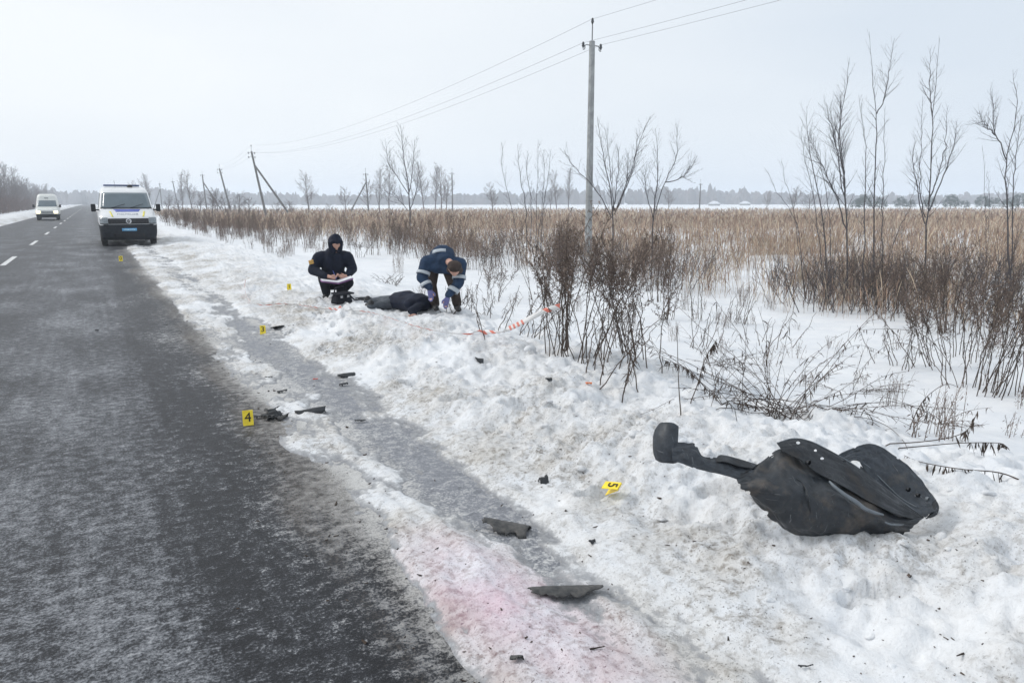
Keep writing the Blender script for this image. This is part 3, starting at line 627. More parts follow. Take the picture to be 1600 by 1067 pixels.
arch([(1395, 700), (1440, 697), (1500, 692), (1560, 692), (1572, 700)], 306, 'nearly level dead stem with a hanging fringe of leaves behind the liner', (.55, 1), 40)
arch([(1290, 655), (1345, 655), (1385, 665), (1410, 690), (1420, 712)], 307, 'thin bare hoop springing from the large tangle over the liner', (.9, 1), 2, .0025)
arch([(1078, 632), (1090, 600), (1102, 560), (1120, 530)], 308, 'dark drooping leafy stem left of the tangle', (.4, 1), 40)
arch([(1064, 652), (1061, 610), (1059, 560), (1058, 505)], 309, 'lone straight brown stick upright in the berm behind the liner tab', (.9, 1), 0, .0045)
arch([(1098, 606), (1085, 585), (1062, 570), (1038, 563)], 310, 'short dark leafy stem bowed left beside the lone stick', (.3, 1), 30)
arch([(1570, 560), (1590, 548), (1620, 556)], 311, 'dark leafy stem lying across the row of steep bare stems', (.1, 1), 30)
arch([(1180, 590), (1165, 575), (1130, 552), (1118, 535)], 312, 'thin bare bent stem running down to the drooping leafy one', (.9, 1), 2, .0025)
arch([(1300, 560), (1335, 540), (1365, 545), (1390, 560)], 313, 'faint thin stems half buried on open snow under the arched ones', (.2, 1), 14, .0025)

# ---- the wide field of dead reeds and grass
def field():
    V = []; Qs = []; C = []; base = 0
    def put(n, x, y, hmin, hmax, w, side):
        nonlocal base
        z = land(x, y, False); H = RNG.uniform(hmin, hmax, n) * np.clip(.86 + .9 * fbm(x * .5, y * .5, 301, 3, .6), .45, 1.2); a = RNG.uniform(0, np.pi, n); dx = np.cos(a) * w * .5; dy = np.sin(a) * w * .5
        br = 1 + 2.5 * (RNG.random(n) < .15); lx = RNG.normal(0, .17, n) * H * br; ly = RNG.normal(0, .17, n) * H * br
        pal = np.array([[1, .95, .85], [.85, .68, .58], [.58, .46, .41], [1.15, 1.05, .9], [.75, .6, .5], [.45, .37, .35]]); c = pal[RNG.integers(0, 6, n)] * RNG.uniform(.75, 1.2, (n, 1))
        rows = []
        for t, ww in ((0, .8), (.5, .9), (.8, 1.6 * side), (1, .4)):
            px = x + lx * t * t; py = y + ly * t * t; pz = z - .03 + H * t * (1 - .05 * t)
            rows.append(np.stack([px - dx * ww, py - dy * ww, pz], 1)); rows.append(np.stack([px + dx * ww, py + dy * ww, pz], 1))
        v = np.stack(rows, 1).reshape(-1, 3); i = base + np.arange(n) * 8
        for r in range(3): Qs.append(np.stack([i + 2 * r, i + 2 * r + 1, i + 2 * r + 3, i + 2 * r + 2], 1))
        V.append(v); C.append(np.repeat(c, 8, 0)); base += n * 8
    def scatter(n, d0, d1, pw=1.0):
        out_x = []; out_y = []; got = 0
        while got < n:
            m = n * 3; dep = d0 + (d1 - d0) * RNG.random(m) ** pw; u = RNG.uniform(-.80, .95, m)
            x = dep * (u * CY + SY); y = dep * (-u * SY + CY)
            edge = 11.6 + 1.3 * perlin(x * .25, y * .25, 77) + .9 * perlin(x * 1.1, y * 1.1, 78) - 2.6 * sstep(28, 60, y)
            dens = np.clip(.34 + 2.0 * fbm(x * .4, y * .4, 81, 4, .6), .01, 1) * (.35 + .65 * sstep(0, 3.0, x - edge))
            dens = np.maximum(dens, sstep(34, 70, dep) * .9)
            k = (x > edge) & (RNG.random(m) < dens) & (y > -6) & (x < 420)
            out_x.append(x[k]); out_y.append(y[k]); got += k.sum()
        return np.concatenate(out_x)[:n], np.concatenate(out_y)[:n]
    x, y = scatter(17000, 10, 32, 1.15); put(len(x), x, y, .25, 1.0, .007, 1.5)
    x, y = scatter(27000, 28, 65, 1.1); put(len(x), x, y, .4, 1.12, .016, 1.5)
    x, y = scatter(42000, 60, 170, 1.4); put(len(x), x, y, .5, 1.12, .05, 1.5)
    return mesh_np('dry_reed_field', np.concatenate(V), [np.concatenate(Qs)], STRAW, None, False, {'col': np.concatenate(C)})
fo = field(); tag(fo, 'wide field of dead tan reeds and grass standing in snow', 'reeds', kind='stuff')

# ---- scattered small weeds of the verge: joined prototypes, copied one by one
def weed_proto(seed, n, H, dark, plume, spread=.22):
    rng = np.random.default_rng(seed); tmp = empty('proto', (0, 0, 0)); VV = []; QQ = []; CC = []; base = 0
    v = VEG()
    for i in range(n):
        h = H * rng.uniform(.6, 1.05); o = rng.normal(0, .14, 2); l = rng.normal(0, spread, 2) * h; k = 7; t = np.linspace(0, 1, k)
        P = np.stack([o[0] + l[0] * t ** 1.4, o[1] + l[1] * t ** 1.4, h * t - .04], 1); c = np.array([1, .93, .9]) * rng.uniform(.9, 1.9) * dark
        v.tube(P, .006, .003, 3, c)
        twigs(v, P, .006, rng, 9 if plume else 5, .08, .35 * h, .3, .97, .5, .05, False, c * 1.1, .0026)
        for q in range(26 if plume else 10):
            u = (rng.uniform(.55, 1) if plume else rng.uniform(.2, .9)) * 5.99; j = int(u); p = P[j] + (P[j + 1] - P[j]) * (u - j) + rng.normal(0, .035, 3)
            v.leaf(p, rng.normal(size=3), rng.uniform(.03, .07), rng.uniform(.008, .018), .3, c * rng.uniform(.8, 1.5), rng)
    o = v.build('dry_weed', DRY); bpy.data.objects.remove(tmp); return o
protos = [weed_proto(400 + i, n, H, d, p) for i, (n, H, d, p) in enumerate([(9, 1.2, 1.1, True), (12, 1.35, .85, True), (7, .95, 1.3, True), (14, 1.0, 1.0, False), (6, .7, .9, False), (16, 1.5, .8, True)])]
WB = 'dead brown weeds scattered between road verge and field'
wl = ['upright dead brown weed clump scattered along the snowy verge', 'tall dark dead weed clump scattered along the snowy verge', 'low pale dead weed clump scattered along the snowy verge', 'twiggy dead weed bush scattered along the snowy verge', 'small dead twig tuft scattered along the snowy verge', 'tallest bushy dead weed scattered along the snowy verge']
rr = np.random.default_rng(77); used = [False] * 6; cnt = 0
def zone(x, y):
    b = math.atan2(x, y)
    for lim, w in ((.13, 'on the verge right beside the police van'), (.22, 'on the verge between the police van and marker 1'), (.31, 'at the field edge behind the crouching person'), (.43, 'at the field edge behind the bending person'), (.57, 'at the field edge just before the concrete pole'), (.75, 'at the field edge between concrete pole and saplings')):
        if b < lim: return w
    return 'at the field edge among the tall saplings'
def place_weed(x, y, i, s):
    global cnt
    o = protos[i]
    if used[i]: o = protos[i].copy(); COL.objects.link(o)
    used[i] = True; o.location = (x, y, gz(x, y)); o.rotation_euler = (0, 0, rr.uniform(0, 6.28)); o.scale = (s, s, s * rr.uniform(.85, 1.1)); 
    lab = wl[i].replace('scattered along the snowy verge', zone(x, y)); tag(o, lab, 'weeds', WB); cnt += 1
# belt along the field edge from beside the van to the pole and on to the right
for k in range(150):
    y = 13 + 85 * rr.random() ** 1.25; x = 11.2 + rr.normal(0, 1.2) - 3.6 * float(sstep(22, 55, y)) - 1.2 * float(sstep(50, 90, y))
    if x < 4.6: continue
    place_weed(x, y, int(rr.choice([0, 1, 2, 3, 5, 5])), rr.uniform(.75, 1.15))
for k in range(42):
    y = 17 + 45 * rr.random(); x = rr.uniform(4.6, 8.5)
    place_weed(x, y, int(rr.choice([2, 3, 4, 4, 3])), rr.uniform(.5, .9))
for (px, py, i, s) in [(700, 372, 5, 1.1), (672, 372, 1, 1.0), (655, 380, 3, .9), (610, 385, 5, 1.2), (625, 382, 1, 1.0), (765, 420, 0, .8), (775, 415, 2, 1.0), (725, 470, 4, .8), (885, 440, 0, 1.0), (1000, 430, 0, 1.0), (1075, 440, 3, .8), (505, 390, 4, 1.0), (420, 395, 3, .8), (450, 400, 3, .7), (360, 380, 4, 1.0), (345, 372, 3, .9), (400, 372, 1, .9), (465, 385, 2, 1.0), (1240, 560, 4, .45), (1300, 545, 4, .35), (1345, 600, 4, .3), (1200, 480, 4, .5), (1400, 545, 4, .5)]:
    p, _ = ground(px, py); place_weed(p[0], p[1], i, s)

# ---- bare twiggy bushes under the saplings and round the pole
def bush_proto(seed, n, H):
    rng = np.random.default_rng(seed); root = empty('bare_bush', (0, 0, 0)); w = VEG()
    for i in range(n):
        o = rng.normal(0, .16, 2); c = np.array([1, .95, .95]) * rng.uniform(.6, 1.1); P = grow_path((o[0], o[1], -.05), (o[0] * 1.6 + rng.normal(0, .16), o[1] * 1.6 + rng.normal(0, .16), 1), H * rng.uniform(.55, 1.1), 7, rng, .07, .02)
        v = VEG(); v.tube(P, .007, .002, 4, c); v.build('stem', BARK, root); twigs(w, P, .006, rng, 11, .12, .55, .15, .97, .6, .06, True, c, .0024)
    tag(w.build('crown', BARK, root), kind='stuff'); return root
bb = [bush_proto(451, 9, 1.5), bush_proto(452, 12, 1.9), bush_proto(453, 7, 1.2)]
for k, (px, dep, i, s, lab) in enumerate([(1262, 15.6, 0, 1.0, 'beside the two bowed sapling stems'), (1300, 15.2, 1, .9, 'between the bowed and the feathery sapling'), (1345, 15.8, 1, 1.0, 'between the feathery and the forked sapling'), (1400, 15.0, 0, 1.1, 'just right of the forked tall sapling'), (1428, 15.8, 2, 1.3, 'just left of the candelabra sapling'), (1475, 15.0, 1, .9, 'just right of the candelabra sapling'), (1520, 14.6, 0, 1.0, 'by the single thin whip'), (1560, 14.2, 1, 1.0, 'just left of the wide V sapling'), (1600, 14.0, 1, 1.05, 'at the outer side of the wide V sapling'), (870, 23.5, 1, 1.1, 'left of the concrete pole foot'), (945, 21, 1, 1.1, 'right of the concrete pole foot'), (985, 19.5, 0, 1.2, 'under the long curved limb'), (1035, 18.5, 1, 1.0, 'under the crooked forked tree'), (1065, 17.5, 2, 1.2, 'right of the crooked forked tree'), (800, 25, 0, 1.2, 'left of the many stemmed bush'), (610, 31, 1, 1.0, 'behind the tuft between the two people'), (1225, 16.5, 2, 1.1, 'left of the bowed sapling stems'), (1280, 14.0, 2, 1.25, 'in front of the two bowed sapling stems'), (1325, 13.9, 0, 1.1, 'in front of the densely feathered sapling'), (1368, 13.8, 1, .9, 'in front of the forked tall sapling'), (1412, 13.6, 2, 1.3, 'in front and right of the forked tall sapling'), (1458, 13.4, 0, 1.15, 'in front of the candelabra sapling'), (1502, 13.0, 1, 1.0, 'in front of the single thin whip'), (1542, 12.6, 0, 1.2, 'in front of the wide V sapling'), (1590, 12.2, 1, 1.0, 'before the outermost tall weeds'), (900, 19, 0, 1.0, 'in front of the concrete pole'), (960, 17, 2, 1.2, 'in front of the long curved limb')]):
    t = bb[i] if i not in [q for q in range(3) if bb[q].get('label')] else copy_tree(bb[i]); p = at(px, 400, dep); t.location = (p[0], p[1], gz(p[0], p[1])); t.rotation_euler = (0, 0, k * 1.7); t.scale = (s, s, s)
    tag(t, 'bare twiggy bush ' + lab, 'bush', 'bare bushes at the field edge')
sp_ = np.random.default_rng(88)
for k in range(46):
    x = sp_.uniform(4.9, 11.5); y = sp_.uniform(2.2, 13); i = int(sp_.choice([4, 4, 3])); place_weed(x, y, i, sp_.uniform(.25, .6))

# ---- bare far trees
def bare_tree(seed, H, fork, nt_, spread, rmin):
    rng = np.random.default_rng(seed); root = empty('bare_tree', (0, 0, 0)); v = VEG(); w = VEG(); c = np.array([1, 1, 1])
    P = grow_path((0, 0, -.1), (rng.normal(0, .05), rng.normal(0, .05), 1), H * .92, 12, rng, .05, .04); v.tube(P, H * .016, H * .003, 5, c); v.build('trunk', FARB, root, True)
    nb = fork
    for i in range(nb):
        t = .16 + .8 * (i + rng.random()) / nb; q = t * 12; j = min(int(q), 11); p = P[j] + (P[j + 1] - P[j]) * (q - j)
        a = i * 2.4 + rng.normal(0, .4); d = np.array([math.cos(a) * spread, math.sin(a) * spread, 1]); L = H * (.48 - .30 * t) * rng.uniform(.75, 1.2)
        B = grow_path(p, d, L, 6, rng, .10, .05); r = H * .006 * (1.1 - t); w.tube(B, r, rmin, 4, c * rng.uniform(.85, 1.1))
        twigs(w, B, r, rng, nt_, L * .12, L * .55, .12, .98, .6, .06, True, c * rng.uniform(.9, 1.25), rmin, 3)
    w.build('crown', FARB, root); return root
bt = [bare_tree(501, 8, 16, 12, .75, .012), bare_tree(502, 9, 18, 12, .55, .012), bare_tree(503, 7, 14, 12, .95, .012), bare_tree(504, 10, 20, 11, .5, .014)]
bused = [False] * 4
def place_tree(x, y, i, s, label, group, sx=1.0, rng=None):
    t = bt[i]
    if bused[i]: t = copy_tree(bt[i])
    bused[i] = True; t.location = (x, y, gz(x, y)); t.rotation_euler = (0, 0, random.uniform(0, 6.28)); t.scale = (s * sx, s * sx, s); tag(t, label, 'tree', group); return t
def tree_at(px, depth, i, s, label, group, sx=1.0):
    p = at(px, 320, depth); return place_tree(p[0], p[1], i, s, label, group, sx)
GL = 'leafless trees of the belt across the road'
for k in range(95):
    y = 118 + 480 * (k / 95) ** 1.35 + random.uniform(-4, 4); x = -13.5 - abs(random.gauss(0, 4.5)) - y * .010
    place_tree(x, y, random.randrange(4), random.uniform(.85, 1.2), 'leafless tree in the dark belt across the road behind the oncoming van', GL)
GF = 'leafless trees on the far side of the field'
for px, dep, i, s, sx in [(482, 120, 0, .72, 1.0), (540, 140, 2, .6, 1.1), (592, 150, 0, .95, .9), (608, 165, 1, .95, .9), (575, 150, 2, .8, 1.0), (662, 170, 1, 1.0, .8), (690, 160, 0, 1.05, .9), (697, 168, 2, .95, 1.0), (680, 180, 3, .85, .8), (770, 120, 2, .62, 1.1), (870, 190, 1, .9, .9), (888, 200, 3, .9, .8), (860, 210, 0, .7, 1.1), (300, 150, 1, .75, .8), (285, 170, 3, .7, .7), (340, 110, 2, .5, 1.3), (225, 190, 0, .8, 1.2), (212, 260, 1, .85, 1.2), (232, 240, 3, .9, 1.0), (1045, 180, 0, .55, 1.4), (1198, 170, 2, .55, 1.0), (1240, 150, 0, .55, 1.3), (1265, 140, 2, .5, 1.5)]:
    zn = 'beyond the reed field right of the police van' if px < 400 else 'left of the strutted field pole' if px < 560 else 'between the two field poles' if px < 707 else 'between field pole and concrete pole' if px < 920 else 'near the snow roofed houses'
    tree_at(px, dep, i, s * 1.25, ('round crowned', 'narrow upright', 'broad low', 'tall slim')[i] + ' leafless tree on the horizon ' + zn, GF, sx)
GM = 'leafless scrub by the leaning poles'
for px, dep, i, s, sx in [(352, 88, 2, .42, 1.5), (372, 84, 0, .42, 1.5), (390, 92, 2, .40, 1.6), (330, 100, 0, .45, 1.5), (430, 95, 2, .32, 1.8), (455, 100, 0, .3, 1.8), (515, 110, 2, .28, 1.8), (310, 110, 1, .4, 1.4), (280, 120, 2, .4, 1.6), (262, 130, 0, .45, 1.5)]:
    tree_at(px, dep, i, s, 'low spreading leafless bush beside the leaning poles', GM, sx)
# ---- round dark pines beyond the field on the right
def pine(seed):
    rng = np.random.default_rng(seed); root = empty('pine_tree', (0, 0, 0)); v = VEG(); v.tube(np.array([(0, 0, -.2), (.05, 0, 1.5), (0, .05, 3.4)]), .12, .05, 6, (1, 1, 1)); v.build('trunk', BARK, root)
    w = VEG()
    for k in range(70):
        a = rng.uniform(0, 6.28); z = rng.uniform(.25, 1); r = 2.1 * math.sqrt(max(0, 1 - ((z - .42) / .62) ** 2)) * rng.uniform(.5, 1.05)
        p = np.array([math.cos(a) * r, math.sin(a) * r, z * 4.2]); sh = rng.uniform(.7, 1.4)
        for m in range(26): w.leaf(p + rng.normal(0, .22, 3), rng.normal(size=3) + np.array([0, 0, .4]), rng.uniform(.25, .45), rng.uniform(.06, .12), .0, np.array([1, 1, 1]) * sh * rng.uniform(.7, 1.3), rng)
    tag(w.build('crown', NEEDLE, root), kind='stuff'); return root
pn = [pine(601), pine(602)]
for k, (px, dep, s) in enumerate([(1350, 215, .95), (1375, 225, .8), (1407, 235, .85), (1424, 245, .65), (1452, 230, .8), (1486, 215, .95), (1508, 240, .6), (1535, 225, .9), (1552, 232, .8), (1592, 215, 1.0), (1574, 225, .7), (1625, 210, 1.1), (1338, 230, .7)]):
    t = pn[k] if k < 2 else copy_tree(pn[k % 2]); p = at(px, 318, dep); t.location = (p[0], p[1], gz(p[0], p[1]) - .2); t.rotation_euler = (0, 0, k * 1.3); t.scale = (s * 1.15, s * 1.15, s)
    tag(t, ('large' if s > .88 else 'small' if s < .72 else 'middling') + ' round dark green pine beyond the field behind the ' + ('forked tall sapling' if px < 1400 else 'candelabra sapling' if px < 1500 else 'wide V sapling'), 'pine tree', 'round pines on the far side of the field')
# ---- the wood on the horizon, one mass
def forest():
    V = []; F = []; C = []; b = 0; rng = np.random.default_rng(9)
    ico = bmesh.new(); bmesh.ops.create_icosphere(ico, subdivisions=2, radius=1); iv = np.array([v.co[:] for v in ico.verts]); fi = np.array([[v.index for v in f.verts] for f in ico.faces]); ico.free()
    for k in range(2300):
        u = rng.uniform(-.95, 1.15); dep = rng.uniform(620, 900); x = dep * (u * CY + SY); y = dep * (-u * SY + CY)
        if abs(x + 2) < 16 and k % 3: y = rng.uniform(890, 930)
        elif abs(x + 2) < 16: continue
        h = rng.uniform(7, 12.5) * (1.0 + .25 * math.sin(u * 9)); v = iv * (1 + .22 * rng.normal(size=(len(iv), 1))) * np.array([rng.uniform(2, 4), rng.uniform(2, 4), h * .5]) + np.array([x, y, gz(x, y) + h * .45])
        V.append(v); F.append(fi + b); C.append(np.full((len(v), 3), rng.uniform(.6, 1.3))); b += len(v)
    return mesh_np('distant_wood', np.concatenate(V), [np.concatenate(F)], FARB, None, False, {'col': np.concatenate(C)})
tag(forest(), 'hazy strip of distant woodland along the horizon', 'woodland', kind='stuff')
# brushwood under the belt across the road
def brush():
    v = VEG(); rng = np.random.default_rng(19)
    for k in range(3600):
        y = 75 + 450 * rng.random() ** 1.6; x = -11.8 - abs(rng.normal(0, 3.5)) - y * .008; h = rng.uniform(.8, 3.4); z = -.2
        P = np.array([(x, y, z), (x + rng.normal(0, .2), y + rng.normal(0, .2), z + h * .6), (x + rng.normal(0, .5), y + rng.normal(0, .5), z + h)]); c = np.array([1.1, .95, .9]) * rng.uniform(.6, 1.3); v.tube(P, .03, .012, 3, c)
        for q in range(4):
            p = P[1] + (P[2] - P[1]) * rng.random(); e = p + rng.normal(0, .4, 3) + np.array([0, 0, .35]); v.tube(np.array([p, e]), .018, .008, 3, c)
    return v.build('roadside_brushwood', FARB)
tag(brush(), 'dense brown brushwood at the foot of the tree belt across the road', 'brushwood', kind='stuff')

# ================================================================ power line
CONC = mat('pole_concrete', (.30, .31, .31), .85, .2, 6, bump=.3); IRON = mat('weathered_iron', (.06, .065, .07), .6, .3, 20); GLAZE = mat('insulator_glaze', (.035, .04, .045), .25, .2, 20); WIRE = mat('aluminium_wire', (.30, .31, .33), .5, .1, 5); WOODP = mat('grey_wood_pole', (.15, .145, .14), .9, .3, 5)
def pole(x, y, H, label, lean=(0, 0), strut=None, r=(.13, .09), material=None, arms=1, group=None):
    g = gz(x, y); root = empty('utility_pole', (x, y, g)); m = material or CONC
    top = np.array([lean[0], lean[1], H]); T = np.linspace(0, 1, 9)[:, None]
    P = np.array([0, 0, -.5]) * (1 - T) + top * T
    # eight-sided tapered shaft, wider across the road than along it
    MB().tube(P, np.linspace(r[0], r[1], 9), 8).build('shaft', m, root, False, .008)
    def insulator(p, parent):
        MB().lathe([(0, -.02), (.03, -.02), (.035, .02), (.055, .03), (.058, .055), (.04, .065), (.045, .085), (.05, .11), (.035, .13), (.04, .15), (.03, .17), (0, .17)], p, 'z', 12).build('insulator', GLAZE, parent, True)
    att = []
    pin = MB().tube([top - np.array([0, 0, .05]), top + np.array([0, 0, .62])], .018, 8).build('pin', IRON, root)
    insulator(top + np.array([0, 0, .60]), pin); att.append(top + np.array([0, 0, .74]))
    for a in range(arms):
        z0 = top - np.array([0, 0, .15 + .5 * a])
        for s in (-1, 1):
            L = .38
            e = z0 + np.array([s * L, 0, 0]); hook = [z0, z0 + np.array([s * (L - .1), 0, 0]), z0 + np.array([s * (L - .07), 0, -.13]), z0 + np.array([s * L, 0, -.16]), e + np.array([0, 0, -.08])]
            h = MB().tube(catmull(hook, 12), .015, 6).build('hook', IRON, root); insulator(e + np.array([0, 0, -.08]), h)
            if a == 0: att.append(e + np.array([0, 0, .06]))
    if strut is not None:
        s0 = top * .80; e = np.array([strut[0], strut[1], gz(x + strut[0], y + strut[1]) - g - .3])
        MB().tube([s0 + (e - s0) * t for t in np.linspace(0, 1, 5)], np.linspace(r[1], r[0] * .9, 5), 8).build('strut', m, root)
    tag(root, label, 'utility pole', group)
    return [np.array([x, y, g]) + a for a in att]
GP = 'utility poles along the field'
pm = at(919, 392, 27.5)
A1 = pole(pm[0], pm[1], 7.62, 'tall straight concrete utility pole rising from the weed thicket', (0, 0), None, (.14, .105), group=GP)
p2 = at(417, 322, 90); A2 = pole(p2[0], p2[1], 8.1, 'leaning utility pole with a long strut and three levels of insulators', (-1.3, .6), (2.9, -1.5), (.16, .11), WOODP, 2, GP)
p3 = at(362, 322, 128); A3 = pole(p3[0], p3[1], 7.8, 'leaning utility pole without strut beside the strutted leaning one', (-1.5, .5), None, (.18, .12), WOODP, 2, GP)
p4 = at(323, 322, 160); A4 = pole(p4[0], p4[1], 8.0, 'strutted utility pole farther along past the unstrutted leaning one', (-.4, .2), (3.2, -1.0), (.17, .12), WOODP, 1, GP)
p5 = at(279, 322, 195); A5 = pole(p5[0], p5[1], 7.6, 'slim leaning utility pole between the far strutted pole and the last', (-.9, .4), None, (.16, .12), WOODP, 1, GP)
p6 = at(253, 322, 240); A6 = pole(p6[0], p6[1], 8.2, 'farthest utility pole of the roadside line, half hidden by scrub', (-.1, 0), (-2.6, .6), (.18, .13), WOODP, 1, GP)
p7 = at(576, 324, 118); A7 = pole(p7[0], p7[1], 6.6, 'utility pole out in the field with a strut leaning on it from the left', (-.3, 0), (-3.2, 1.0), (.15, .1), WOODP, 1, GP)
p8 = at(707, 324, 135); A8 = pole(p8[0], p8[1], 7.4, 'plain utility pole out in the field among leafless trees', (0, 0), None, (.15, .1), WOODP, 1, GP)
p9 = at(1093, 324, 150); A9 = pole(p9[0], p9[1], 5.8, 'small far utility pole near the snow roofed house', (0, 0), None, (.15, .1), WOODP, 1, GP)
def wire(a, b, sag, label, r=.007):
    t = np.linspace(0, 1, 28)[:, None]; P = a * (1 - t) + b * t; P[:, 2] -= (4 * sag * t * (1 - t))[:, 0]
    o = P[0].copy(); v = VEG(); V_, F_ = tube(P - o, np.full(28, r), 5); w = mesh_np('power_wire', V_, [F_], WIRE, None, True); w.location = o
    return tag(w, label, 'wire', 'wires of the roadside power line')
back = np.array([pm[0], pm[1] - 52, gz(pm[0], pm[1])])
A0 = [back + np.array([0, 0, 8.36]), back + np.array([-.38, 0, 7.5]), back + np.array([.38, 0, 7.5])]
nm = ['top', 'road side', 'field side']
for i in range(3):
    wire(A1[i], A0[i], .5, f'{nm[i]} wire running up out of view from the straight concrete pole', .006)
    wire(A2[i], A1[i], 1.2, f'{nm[i]} wire between the straight concrete pole and the leaning strutted one', .007)
    wire(A3[i], A2[i], .5, f'{nm[i]} wire between the strutted and unstrutted leaning poles', .009)

# ================================================================ snow-roofed house far across the field
HW = mat('house_wall', (.25, .24, .23), .9); RSN = mat('roof_snow', (.78, .8, .83), .7, .05)
def house(px, dep, w, l, h, label):
    p = at(px, 320, dep); g = gz(p[0], p[1]); root = empty('house', (p[0], p[1], g - .2), .5)
    MB().box((0, 0, h / 2), (w, l, h)).build('wall', HW, root)
    MB().add([(-w * .55, -l * .55, h), (w * .55, -l * .55, h), (w * .55, l * .55, h), (-w * .55, l * .55, h), (-w * .55, 0, h + 1.5), (w * .55, 0, h + 1.5)], [(0, 1, 5, 4), (2, 3, 4, 5), (0, 4, 3), (1, 2, 5)]).build('roof', RSN, root, solid=.25)
    for s in (-1, 1):
        f = MB().box((s * w * .25, -l / 2 - .02, h * .55), (1.1, .06, 1.2)).build('window', mat('far_window', (.05, .06, .07), .2), root)
    return tag(root, label, 'house')
house(1116, 420, 5.5, 5, 1.3, 'small house with a snow covered roof near the far small utility pole')
house(1164, 460, 6.5, 5, 1.3, 'low snow roofed house before the distant woodland, left of the saplings')

# ================================================================ vans
PW = mat('white_van_paint', (.74, .75, .76), .28, .04, 3, coat=.4); BLK = mat('black_trim', (.018, .019, .022), .55, .2, 20, spec=.15); GLS = mat('tinted_glass', (.10, .14, .165), .10, .12, 1.5, spec=.9); RUB = mat('tyre_rubber', (.018, .018, .018), .85, .2, 30); STEEL = mat('steel_rim', (.32, .33, .34), .4, .2, 10, metal=.6)
LAMP = mat('clear_lamp', (.20, .23, .25), .12, .25, 12, spec=.8); LIT = mat('lit_headlamp', (.9, .85, .6), .3, .05, 5, emit=((1, .88, .55), 3.0)); BLUE = mat('police_blue', (.10, .14, .48), .4, .1, 5); YEL = mat('reflective_yellow', (.85, .75, .12), .4, .1, 5); PLATE = mat('blue_plate', (.11, .38, .68), .4, .12, 8); CHR = mat('chrome', (.75, .76, .78), .2, .05, 5, metal=.7); DIRTY = mat('road_grime_bumper', (.02, .024, .03), .7, .35, 10, spec=.15)
def van(name, label, loc, rz, prof, L, cat, group, opts):
    """prof: rows (z, front y, half width, corner radius) from sill to roof; front faces -y"""
    root = empty(name, loc, rz); prof = np.array(prof, float)
    zz = np.linspace(prof[0, 0], prof[-1, 0], 60)
    def par(z): return [np.interp(z, prof[:, 0], prof[:, i]) for i in (1, 2, 3)]
    def front(z, s, off=0.0):
        f, w, r = par(z); x = s * w; d = max(0, abs(x) - (w - r)); y = f + (r - math.sqrt(max(0, r * r - d * d))) + .05 * (x / w) ** 2
        y += off * -1
        return (x, y, z)
    ring = []
    for z in zz:
        f, w, r = par(z); row = []
        for a in np.linspace(0, 1, 13): row.append(front(z, -1 + 2 * (.5 - .5 * math.cos(math.pi * a))))
        rr_ = min(.12, r)
        for (cx, cy, a0) in ((w - rr_, L - rr_, 0), (-w + rr_, L - rr_, 90)):
            for a in np.linspace(a0, a0 + 90, 4): row.append((cx + rr_ * math.cos(R(a)), cy + rr_ * math.sin(R(a)), z))
        ring.append(row)
    n = len(ring[0]); m = MB(); V = [p for r in ring for p in r]
    F = [(i * n + j, i * n + (j + 1) % n, (i + 1) * n + (j + 1) % n, (i + 1) * n + j) for i in range(len(ring) - 1) for j in range(n)]
    F.append(tuple(range((len(ring) - 1) * n, len(ring) * n))); F.append(tuple(reversed(range(n))))
    m.add(V, F); body = m.build('body', PW, root, True)
    body.data.polygons.foreach_set('use_smooth', np.ones(len(body.data.polygons), bool))
    body.data.materials.append(DIRTY)
    for pg in body.data.polygons:
        if pg.center.z < opts['clad']: pg.material_index = 1
    def patch(nm, z0, z1, s0, s1, off, material, parent=root, top=None, nz=8, ns=14, solid=.012):
        G = []
        for i in range(nz):
            t = i / (nz - 1); z = z0 + (z1 - z0) * t; a, b = s0, s1
            if top: a = s0 + (top[0] - s0) * t; b = s1 + (top[1] - s1) * t
            G.append([front(z, a + (b - a) * j / (ns - 1), off) for j in range(ns)])
        return MB().grid(G).build(nm, material, parent, True, solid=solid)
    for s in (-1, 1):
        for yy_ in opts['axles']:
            w = opts['track']
            ty = MB().lathe([(.18, -.10), (.30, -.11), (.345, -.08), (.35, 0), (.345, .08), (.30, .11), (.18, .10)], (s * (w - .12), yy_, .345), 'x', 24).build('tyre', RUB, root, True)
            MB().lathe([(0, s * .085), (.06, s * .10), (.08, s * .07), (.17, s * .06), (.2, s * .10), (.2, -s * .08)], (s * (w - .12), yy_, .345), 'x', 20).build('rim', STEEL, ty, True)
    return root, patch, front, body
def text_mesh(body, size, material, name, parent, M, extrude=.002, font=None):
    cu = bpy.data.curves.new(name, 'FONT'); cu.body = body; cu.size = size; cu.align_x = 'CENTER'; cu.align_y = 'CENTER'; cu.extrude = extrude
    t = bpy.data.objects.new(name, cu); COL.objects.link(t); dg = bpy.context.evaluated_depsgraph_get(); me = bpy.data.meshes.new_from_object(t.evaluated_get(dg))
    bpy.data.objects.remove(t); me.materials.clear(); me.materials.append(material); o = bpy.data.objects.new(name, me); COL.objects.link(o)
    if parent: o.parent = parent
    o.matrix_local = M; return o
pv = [(.26, .16, .90, .22), (.34, .04, .97, .24), (.52, 0, 1.0, .26), (.88, .02, 1.02, .28), (1.08, .06, 1.02, .30), (1.16, .14, 1.02, .32), (1.30, .42, 1.01, .34), (1.42, .74, .99, .32), (1.48, .84, .985, .30), (2.05, 1.34, .89, .30), (2.14, 1.44, .87, .30), (2.24, 1.66, .84, .30), (2.31, 1.95, .80, .30), (2.36, 2.6, .70, .3)]
vl, vd = ground(204, 384)
root, patch, front, body = van('police_van', 'white police van parked on the road edge with blue number plate', (1.28, 33.1, 0), 0, pv, 5.95, 'van', None, dict(axles=(.95, 4.6), track=1.0, clad=.84))
